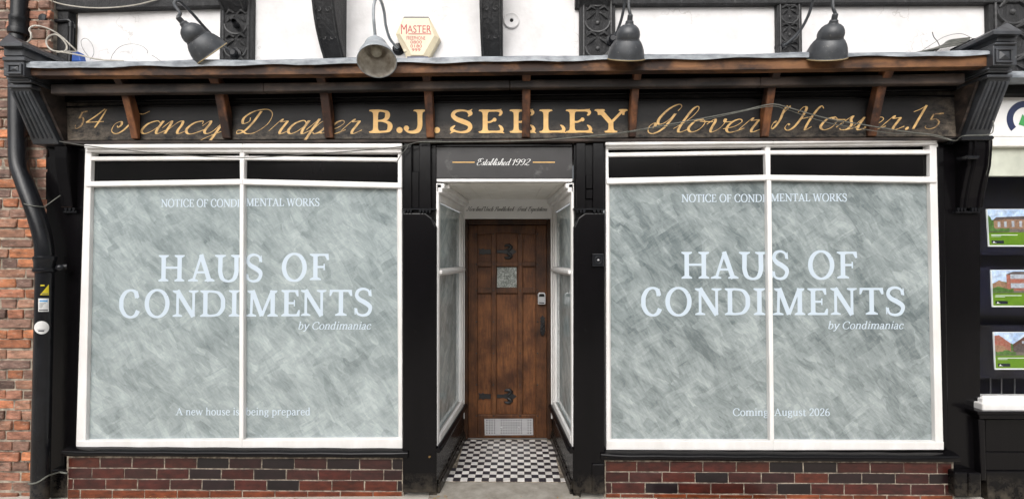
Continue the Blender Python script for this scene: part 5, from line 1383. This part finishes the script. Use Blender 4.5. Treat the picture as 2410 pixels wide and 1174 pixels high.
t = thing('vent_collar', 'round white vent collar with a dark hole, high on the white plaster', 'vent', P(1205, 48, YW))
c = P(1204, 50, YW - .002)
q = MB(); q.lathe([(.056, 0), (.058, .008), (.052, .014), (.046, .010), (.016, .012), (.013, .008)], c, (0, -1, 0), 28); q.build('collar', M['plaster'], t)
q = MB(); q.lathe([(.0001, .007), (.0135, .007)], c, (0, -1, 0), 16); q.build('hole', M['hole'], t)
t = thing('overflow_pipe', 'short black pipe stub poking from the carved timber over the tilted lamp', 'pipe', P(551, 56, YW - .04))
q = MB(); a_, b_ = P(556, 60, .07), P(550, 50, -.03)
q.lathe([(.024, 0), (.019, .03), (.019, .125), (.013, .126), (.013, .06)], a_, b_ - a_, 16); q.build('tube', M['iron'], t)
q = MB(); q.lathe([(.0001, .06), (.0135, .06)], a_, b_ - a_, 14); q.build('bore', M['hole'], t)
t = thing('waste_pipe', 'small black pipe with a round box and elbow, beside the white cable coil', 'pipe', P(165, 144, .09))
q = MB(); q.tube(cat3([P(118, 50, .07), P(140, 50, .075), P(160, 49, .08), P(168, 54, .085), P(168, 62, .085), P(167, 100, .09), P(165, 146, .09)], 5), .014, 10); q.build('tube', M['iron'], t)
q = MB(); q.lathe([(.030, 0), (.032, .05), (.026, .056), (.0001, .058)], P(117, 51, .085), (0, -1, 0), 18); q.tube([P(119, 0, .06), P(119, 45, .07)], .012, 8); q.build('junction_box', M['iron'], t)
q = MB(); q.lathe([(.019, 0), (.02, .03), (.015, .034)], P(168, 66, .086), (0, 0, 1), 12); q.build('elbow', M['iron'], t)
q = MB(); q.slab([(169, 121), (183, 121), (186, 129), (190, 145), (168, 146)], .02, .07)
tag(q.build('cable_connector', M['blue'], bevel=.006, seg=2, origin=P(178, 146, .04)), 'bright blue plastic cable connector on the lead roof by the white coil', 'connector')

# ------------------------------------------------------------------ cables
wire('coiled_cable', [(62, 102, -.12), (72, 92, -.12), (73, 80, -.12), (69, 70, -.12), (78, 62, -.11), (98, 63, -.09), (124, 73, -.06), (146, 88, -.03), (165, 106, -.02), (179, 121, .0), (160, 122, -.02), (130, 121, -.06), (114, 112, -.07), (109, 98, -.07), (116, 86, -.07), (131, 82, -.06), (146, 92, -.05),
     (157, 108, -.04), (154, 120, -.06), (140, 124, -.06), (128, 121, -.05), (150, 124, -.07), (190, 131, -.10), (235, 141, -.14), (290, 144, -.16)], .0052, 'cable_white', 'loose coil of dirty white cable above the left end of the canopy', 'cable')
wire('white_cable', [(105, -6, .06), (130, 6, .05), (165, 14, .05), (215, 19, .05), (270, 18, .05), (325, 11, .05), (375, -2, .06)], .0042, 'cable_white', 'thin pale cable sagging along the top edge, left of the tilted lamp', 'cable')
wire('loose_wire', [(212, 141, .1), (221, 126, .09), (216, 104, .08), (202, 91, .09), (191, 97, .1), (195, 115, .11), (210, 136, .11)], .0013, 'cable_dark', 'hair-thin wire in a narrow loop on the white plaster by the blue connector', 'wire')
wire('loose_wire', [(260, 143, .1), (266, 128, .09), (282, 111, .08), (308, 104, .08), (334, 109, .09), (347, 120, .1), (346, 126, .11)], .0013, 'cable_dark', 'hair-thin wire in a wide arch on the white plaster, left of the tilted lamp', 'wire')
wire('loose_wire', [(358, 131, .08), (368, 137, .06), (380, 146, .03)], .0018, 'cable_dark', 'short straight end of wire against the plaster under the tilted lamp', 'wire')
wire('loose_wire', [(2194, 76, .05), (2198, 88, .06), (2206, 98, .08), (2212, 110, .1)], .0026, 'cable_dark', 'stiff bent end of wire sticking up from the cable bundle at the right', 'wire')
wire('loose_wire', [(2170, 120, .02), (2196, 103, .0), (2226, 86, .0), (2262, 80, .0), (2290, 92, .02)], .0016, 'cable_dark', 'thin wire arching over the cable bundle at the right', 'wire')
bt_ = thing('cable_bundle', 'bundle of dark cables lying on the lead roof beside the right-hand bracket', 'cables', P(2220, 125, 0))
for k in range(7):
    rr_ = random.Random(k)
    q = MB(); q.tube(cat3([P(2150 + k * 8, 126 - k * .3, -.05 + k * .02), P(2195 + k * 4, 116 - k * 1.4, -.03 + k * .018), P(2235, 109 - k * 2.2, -.02 + k * .015), P(2282, 100 - k * 2.0 + rr_.uniform(-3, 3), -.04 + k * .015)], 5), .0055, 6); q.build('strand', M['cable_dark'] if k % 3 else M['cable_green'], bt_)
t = thing('junction_box', 'dark grey box with two round holes beside the right-hand bracket cap', 'junction box', P(2300, 122, -.1))
q = MB(); q.slab([(2278, 96), (2292, 90), (2308, 90), (2308, 121), (2278, 121)], -.13, .0); q.slab([(2307, 86), (2323, 86), (2323, 120), (2307, 120)], -.16, -.06); q.build('case', M['iron'], t, bevel=.004)
for y in (96, 109):
    q = MB(); q.lathe([(.0001, .001), (.011, .001), (.013, 0)], P(2316, y, -.161), (0, -1, 0), 14); q.build('hole', M['hole'], t)
wire('sagging_cable', [(140, 333, -.05), (200, 343, -.055), (300, 354, -.06), (420, 365, -.06), (545, 371, -.06), (640, 369, -.06), (760, 361, -.06), (880, 352, -.06), (945, 345, -.06), (985, 335, -.06), (1040, 331, -.06)], .0032, 'cable_dark',
     'dark cable sagging across the head of the left window', 'cable')
wire('hanging_wire_end', [(985, 334, -.065), (962, 341, -.065), (957, 349, -.065), (944, 365, -.065), (933, 384, -.06)], .003, 'cable_dark', 'loose cut end of cable hanging at the top right corner of the left window', 'cable')
wire('sign_cable', [(985, 334.5, -.07), (1100, 334, -.07), (1250, 331, -.075), (1384, 321, -.08), (1478, 310, -.09), (1630, 283, -.12), (1740, 262, -.14), (1800, 248, -.155), (1826, 246, -.16), (1858, 254, -.15), (1943, 278, -.12), (2039, 295, -.1), (2131, 310, -.07), (2199, 318, -.06), (2233, 328, -.06), (2250, 331, -.1), (2268, 320, -.21), (2328, 317, -.21), (2338, 300, -.2), (2337, 285, -.18)],
     .0033, 'cable_green', 'grey cable climbing over the sign to a strut and down to the right-hand bracket', 'cable')
wire('thin_sign_cable', [(1384, 323, -.07), (1478, 312, -.08), (1640, 286, -.11), (1800, 252, -.156), (1850, 258, -.14), (1903, 276, -.10), (1957, 291, -.08), (2030, 304, -.07), (2100, 314, -.06), (2180, 318, -.055), (2240, 331, -.07)], .0022, 'cable_green', 'thinner cable running just below the grey one over the sign', 'cable')
# a little knot of wire where the two cables are tied
q = MB()
for k in range(3):
    q.tube([P(1974 + 11 * math.cos(a_ * .7 + k), 291 + (5 - k) * math.sin(a_ * .7 + k), -.085 + .004 * k) for a_ in range(9)], .0016, 5)
tag(q.build('wire_knot', M['cable_dark'], origin=P(1974, 291, -.085)), 'small knot of wire tied round the cables over the script lettering', 'wire')
def tie(name, pts, label):
    wire(name, pts, .003, 'cable_green', label, 'wire tie', 'wire ties round the drainpipe')
zt1 = P(85, 478, YPp).z
q = [(P(84, 478, YPp).x + .055 * math.cos(R(a)), YPp - .055 * math.sin(R(a)), zt1 - .012 + .014 * math.cos(R(a - 20)) * -1) for a in range(190, -20, -15)]
mb_ = MB(); mb_.tube(q + [P(142, 460, -.02)], .003, 6); tag(mb_.build('wire_tie', M['cable_green'], origin=q[0]), 'thin wire twisted round the bend of the drainpipe', 'wire tie', 'wire ties round the drainpipe')
zt2 = P(95, 1128, YPp).z
q = [(lowx + .054 * math.cos(R(a)), YPp - .054 * math.sin(R(a)), zt2 + .028 * math.cos(R(a)) ** 3) for a in range(190, -20, -15)]
mb_ = MB(); mb_.tube(q + [P(140, 1110, -.01), P(158, 1113, -.005)], .0055, 6); tag(mb_.build('wire_tie', M['cable_green'], origin=q[0]), 'thick wire wrapped round the foot of the drainpipe', 'wire tie', 'wire ties round the drainpipe')

# ------------------------------------------------------------------ the estate agent's shop next door
M['glass'] = mat_glassdark()
M['displayback'] = pmat('dark_display_back', (0.008, 0.009, 0.030), 0.3, (0.006, 0.006, 0.008), 2, bstr=0)
XE = 2760
t = thing('shop_fascia', 'white shop fascia with a dark blue ring logo, at the right edge', 'sign', P(2500, 322, -.03))
q = MB(); q.slab([(2322, 222), (XE, 222), (XE, 321), (2300, 321)], -.03, .08); q.build('panel', M['board_white'], t, bevel=.002)
q = MB(); q.slab([(2300, 322), (XE, 322), (XE, 345), (2300, 345)], -.05, .08); q.build('moulding', M['offwhite_ceiling'], t, bevel=.006, seg=2)
q = MB(); c = P(2413, 281, -.031)
px_ = 1 / (FPX / (D - .031))
arc = [R(a) for a in range(-28, 226, 8)]
ro, ri = 43 * px_, 28 * px_
vs = []
for a in arc: vs += [c + Vector((math.cos(a) * ro, 0, math.sin(a) * ro)), c + Vector((math.cos(a) * ri, 0, math.sin(a) * ri))]
q.add(vs, [(2 * k, 2 * k + 1, 2 * k + 3, 2 * k + 2) for k in range(len(arc) - 1)]); q.build('ring_logo', M['navy'], t, flat=True)
q = MB(); q.slab([(2407, 269), (2424, 294), (2410, 297), (2398, 293)], -.0325, -.0310); q.build('triangle_logo', M['tealgreen'], t)
t = thing('neighbour_canopy', 'small lead covered canopy over the white fascia next door', 'canopy', P(2500, 215, -.1))
q = MB(); q.slab([(2372, 168), (XE, 160), (XE, 176), (2372, 184)], -.22, YW - .002); q.build('lead_roof', M['lead'], t, bevel=.004)
q = MB(); q.slab([(2340, 185), (XE, 177), (XE, 221), (2335, 221)], -.10, YW - .003); q.build('soffit', M['blackflat'], t)
sw = thing('neighbour_window', 'dark shop window with a pale blind and white sill, at the right edge', 'window', P(2500, 968, .0))
M['blind'] = pmat('pale_blind', (0.56, 0.58, 0.49), 0.6, bstr=0.02)
q = MB(); q.slab([(2296, 346), (XE, 346), (XE, 414), (2296, 414)], -.01, .03); q.build('blind', M['blind'], sw)
q = MB(); q.slab([(2298, 415), (XE, 415), (XE, 931), (2298, 931)], .02, .026); q.build('glass', M['glass'], sw)
q = MB(); q.slab([(2290, 410), (XE + 20, 410), (XE + 20, 940), (2290, 940)], .30, .32); q.build('display_back', M['displayback'], sw)
q = MB()
for a, b in ((487, 600), (628, 742), (765, 890)): q.slab([(2306, a), (XE, a), (XE, b), (2306, b)], .16, .17)
q.build('display_panels', M['displayback'], sw)
q = MB()
for x in (2331, 2357, 2388): q.slab([(x, 890), (x + 1.4, 890), (x + 1.4, 931), (x, 931)], .262, .268)
q.build('cable_hangers', M['steel'], sw)
q = MB()
A_ = [P(2313, 966, -.05), P(XE, 966, -.05), P(XE, 952, -.05), P(2313, 952, -.05)]
q.slab([(2313, 950), (XE, 950), (XE, 968), (2313, 968)], -.045, .06); q.slab([(2313, 938), (XE, 938), (XE, 950.5), (2313, 950.5)], -.02, .06); q.slab([(2313, 931), (XE, 931), (XE, 938.5), (2313, 938.5)], .008, .06)
q.build('sill', M['white'], sw, bevel=.006, seg=2)
t = thing('stall_riser', 'black panelled stall riser under the white sill next door', 'stall riser', P(2500, 1172, 0))
q = MB(); q.slab([(2320, 986), (XE, 986), (XE, 1062), (2320, 1062)], .0, .06); q.slab([(2320, 1064), (XE, 1064), (XE, 1107), (2320, 1107)], .002, .06); q.slab([(2322, 1109), (XE, 1109), (XE, 1178), (2326, 1178)], -.014, .06); q.build('panels', M['black'], t, bevel=.003)
q = MB(); q.slab([(2302, 968), (XE, 968), (XE, 975), (2302, 975)], -.075, .06); q.slab([(2306, 975), (XE, 975), (XE, 985), (2306, 985)], -.055, .06); q.build('ledge', M['black'], t, bevel=.005, seg=2)
q = MB(); q.slab([(2304, 986), (2318, 986), (2322, 1130), (2310, 1130)], -.03, .05); q.build('end_strip', M['black'], t, bevel=.006, seg=2)
MP = dict(sky=mat_poster('print_sky', (.34, .50, .75), (.60, .68, .80), .5, 9), grn=mat_poster('print_green', (.13, .24, .015), (.09, .19, .012), .5, 6), wht=mat_poster('print_white', (.75, .78, .78), None, .4),
          tan=mat_poster('print_tan_brick', (.36, .22, .13), (.26, .15, .10), .35, 90), red=mat_poster('print_red_brick', (.34, .09, .06), (.40, .20, .15), .35, 80), dark=mat_poster('print_dark_brick', (.13, .06, .045), (.08, .04, .03), .35, 70),
          roof=mat_poster('print_roof', (.09, .07, .07), (.14, .11, .1), .3, 60), hedge=mat_poster('print_hedge', (.06, .13, .03), (.10, .2, .05), .35, 80), drive=mat_poster('print_drive', (.20, .17, .15), (.14, .12, .11), .35, 60), ink=mat_poster('print_ink', (.012, .016, .03), None, .2), win=mat_poster('print_window', (.55, .60, .66), (.3, .34, .4), .4, 90))
def jag(seed, u0, u1, vb, h):
    r_ = random.Random(seed); n_ = 9
    return [(u0, vb)] + [(lerp(u0, u1, k / n_), vb - h * r_.uniform(.35, 1)) for k in range(n_ + 1)] + [(u1, vb)]
def poster(x0, y0, y1, skew, label, art):
    art = [('photo_trees', 'hedge', jag(y0, .015, .985, .52, .26))] + art + [('photo_shrubs', 'hedge', jag(y0 + 1, .02, .34, .60, .12)), ('photo_shrubs', 'hedge', jag(y0 + 2, .60, .98, .61, .09))]
    Yp = .150
    wd = 150
    t = thing('poster', label, 'poster', P(x0 + skew + wd / 2, y1, Yp), 'lit property posters in the window next door')
    h = y1 - y0
    def q4(u0, v0, u1, v1, e, name, mat, pts=None):
        pts = pts or [(u0, v0), (u1, v0), (u1, v1), (u0, v1)]
        q = MB(); q.slab([(x0 + u * wd + skew * v, y0 + v * h) for u, v in pts], Yp - e, Yp - e + .0008)
        return q.build(name, MP[mat], t)
    q = MB(); q.slab([(x0, y0), (x0 + wd, y0), (x0 + wd + skew, y1), (x0 + skew, y1)], Yp, Yp + .008); q.build('sheet', MP['wht'], t)
    q4(.015, .012, .985, .62, .001, 'photo_sky', 'sky')
    for i, (name, mat, pts) in enumerate(art): q4(0, 0, 0, 0, .002 + .0009 * i, name, mat, pts)
    q4(.012, .62, .988, .965, .0012, 'green_band', 'grn')
    q4(.05, .84, .24, .92, .003, 'badge', 'ink')
    q4(0, 0, 0, 0, .004, 'badge_mark', 'wht', [(.065, .905), (.085, .855), (.10, .89), (.13, .905)])
    q4(.05, .685, .46, .70, .003, 'caption_line', 'wht'); q4(.05, .725, .2, .735, .003, 'caption_line', 'wht')
B = lambda a, b, c, d: [(a, b), (c, b), (c, d), (a, d)]
poster(2322, 492, 580, 5, 'lit poster of a long tan block of flats, topmost in the window next door',
       [('photo_ground', 'drive', B(.015, .50, .985, .62)), ('photo_building', 'tan', [(.10, .30), (.30, .26), (.62, .27), (.98, .30), (.98, .54), (.10, .52)]), ('photo_roof', 'roof', [(.08, .31), (.14, .22), (.6, .19), (.985, .24), (.985, .31), (.62, .28), (.30, .27)]), ('photo_hedge', 'hedge', [(.015, .16), (.05, .22), (.09, .38), (.08, .56), (.015, .58)]),
        ('photo_windows', 'win', B(.16, .34, .2, .48)), ('photo_windows', 'win', B(.26, .33, .3, .48)), ('photo_windows', 'win', B(.38, .32, .42, .48)), ('photo_windows', 'win', B(.50, .32, .54, .48))])
poster(2332, 635, 722, 4, 'lit poster of a red brick house with white bay windows, in the window next door',
       [('photo_ground', 'drive', B(.015, .54, .985, .62)), ('photo_garage', 'tan', [(.02, .38), (.12, .28), (.26, .38), (.26, .54), (.02, .54)]), ('photo_house', 'red', B(.24, .12, .985, .56)), ('photo_roof', 'roof', [(.22, .13), (.34, .05), (.985, .03), (.985, .13)]), ('photo_hedge', 'hedge', [(.015, .5), (.1, .44), (.22, .5), (.24, .6), (.015, .6)]),
        ('photo_window', 'win', B(.3, .12, .52, .24)), ('photo_window', 'win', B(.3, .36, .52, .49)), ('photo_window', 'win', B(.62, .14, .74, .25)), ('photo_door', 'wht', B(.63, .37, .72, .55))])
poster(2338, 781, 869, 4, 'lit poster of a dark gabled house, lowest in the window next door',
       [('photo_ground', 'drive', B(.015, .50, .985, .62)), ('photo_house', 'dark', [(.30, .32), (.50, .10), (.74, .32), (.985, .30), (.985, .54), (.30, .54)]), ('photo_outbuilding', 'red', [(.015, .10), (.08, .08), (.26, .30), (.26, .54), (.015, .54)]), ('photo_porch', 'roof', [(.30, .42), (.40, .30), (.50, .42), (.48, .54), (.32, .54)]), ('photo_fence', 'tan', [(.015, .34), (.14, .36), (.22, .48), (.14, .57), (.015, .58)]),
        ('photo_window', 'win', B(.44, .24, .52, .31)), ('photo_window', 'win', B(.60, .24, .68, .31)), ('photo_window', 'win', B(.56, .40, .68, .50))])

# ------------------------------------------------------------------ pavement details
def G(px, py, z=-.02):
    d = _fw * FPX + _rt * (px - W0 / 2) + _up * (H0 / 2 - py)
    return CAMP + d * ((z - H) / d.z)
t = thing('drain_grate', 'rusty slotted drain grate set in the pavement under the right window', 'drain', (P(1680, 1168, 0).x, -.08, -.02))
xa, xb = P(1552, 1168, -.03).x, P(1808, 1168, -.03).x
q = MB(); q.box(xa, xb, -.17, -.022, -.02, -.0175); q.build('pit', M['hole'], t)
M['rust'] = pmat('rusty_iron', (0.16, 0.10, 0.065), 0.85, (0.09, 0.07, 0.055), 20, bstr=0.4)
q = MB()
q.box(xa - .012, xb + .012, -.03, -.018, -.02, -.008); q.box(xa - .012, xb + .012, -.18, -.165, -.02, -.008)
n_ = 17
for k in range(n_ + 1):
    x = lerp(xa, xb, k / n_); q.box(x - .009, x + .009, -.165, -.03, -.02, -.009)
q.build('bars', M['rust'], t, bevel=.002)
lv = MB(); rng = random.Random(9)
def leaf(x, y, z, s):
    a = rng.uniform(0, 6.28); c, s_ = math.cos(a), math.sin(a); tl = rng.uniform(.1, .6)
    pts = [(-1, 0, 0), (-.3, .42, .25), (.5, .3, .3), (1, 0, .1), (.5, -.3, .3), (-.3, -.42, .25)]
    k = rng.uniform(.5, 1.4)
    lv.add([(x + s * (u * c - v * s_), y + s * (u * s_ + v * c), z + s * (w * tl + .05)) for u, v, w in pts], [(0, 1, 2, 3), (0, 3, 4, 5)], col=(k, k * rng.uniform(.8, 1.1), k * .8))
for k in range(150):
    px = rng.choice([rng.uniform(160, 2300), rng.gauss(1030, 18), rng.gauss(1345, 12), rng.gauss(2240, 16), rng.gauss(1430, 12), rng.uniform(1600, 2200), rng.uniform(1050, 1330)])
    y = rng.uniform(-.10, -.025)
    z = 0.001 if bl - .05 < P(px, 1168, -.05).x < bf + .04 else -.0195
    leaf(P(px, 1168, -.05).x, y, z, rng.uniform(.003, .012))
for px, py in ((1430, 1078), (1010, 1078), (2236, 1088)): leaf(P(px, py, -.06).x, -.045, P(px, py, -.04).z + .012, .02)
tag(lv.build('fallen_leaves', M['leaf'], flat=True, origin=(0, -.06, -.02)), kind='stuff')

# ------------------------------------------------------------------ across the street: what the glass reflects
ob_ = thing('street_building', 'pale rendered shop building across the street, mirrored faintly in the window glass', 'building', (2, -12.6, -.02))
M['farwall'] = pmat('pale_rendered_wall', (0.52, 0.48, 0.44), 0.9, (0.44, 0.41, 0.37), 3, bstr=0)
M['farglass'] = pmat('dark_window', (0.02, 0.022, 0.026), 0.1, bstr=0)
q = MB(); q.box(-9.2, 18, -13.6, -12.6, -.1, 5.2); q.build('wall', M['farwall'], ob_)
q = MB(); q.box(3.2, 10.5, -12.6, -12.45, 2.75, 3.45); q.build('fascia', M['board_white'], ob_)
q = MB(); q.box(-5.6, 1.6, -12.6, -12.45, 2.65, 3.1); q.build('fascia', M['farglass'], ob_)
for x in (-5.0, -1.5, 2.0, 5.5, 9.0, 12.5):
    q = MB(); q.box(x, x + 1.2, -12.62, -12.58, 3.75, 4.85); w_ = q.build('window', M['farglass'], ob_)
    q = MB()
    q.box(x - .08, x, -12.6, -12.54, 3.68, 4.92); q.box(x + 1.2, x + 1.28, -12.6, -12.54, 3.68, 4.92); q.box(x, x + 1.2, -12.6, -12.54, 4.85, 4.92); q.box(x, x + 1.2, -12.6, -12.54, 3.68, 3.75); q.box(x, x + 1.2, -12.6, -12.55, 4.3, 4.35)
    q.build('frame', M['white'], w_)
for x0_, x1_ in ((-5.4, -2.2), (-1.8, 1.4), (3.6, 6.4), (6.8, 10.2)):
    q = MB(); q.box(x0_, x1_, -12.6, -12.57, .5, 2.55); q.build('shop_window', M['farglass'], ob_)

o2 = thing('street_building', 'white rendered terrace further along the far side of the street', 'building', (-20, -13.2, -.1))
M['farwhite'] = pmat('white_rendered_wall', (0.80, 0.80, 0.77), 0.9, (0.72, 0.72, 0.69), 3, bstr=0)
q = MB(); q.box(-34, -9.4, -14.2, -13.2, -.1, 6.0); q.build('wall', M['farwhite'], o2)
q = MB(); q.box(-34, -9.4, -13.2, -13.05, 5.3, 5.45); q.build('gutter', M['farglass'], o2)
for x in (-30, -25.5, -21, -16.5):
    q = MB(); q.box(x, x + 1.3, -13.22, -13.17, 3.2, 4.7); q.build('window', M['farglass'], o2)
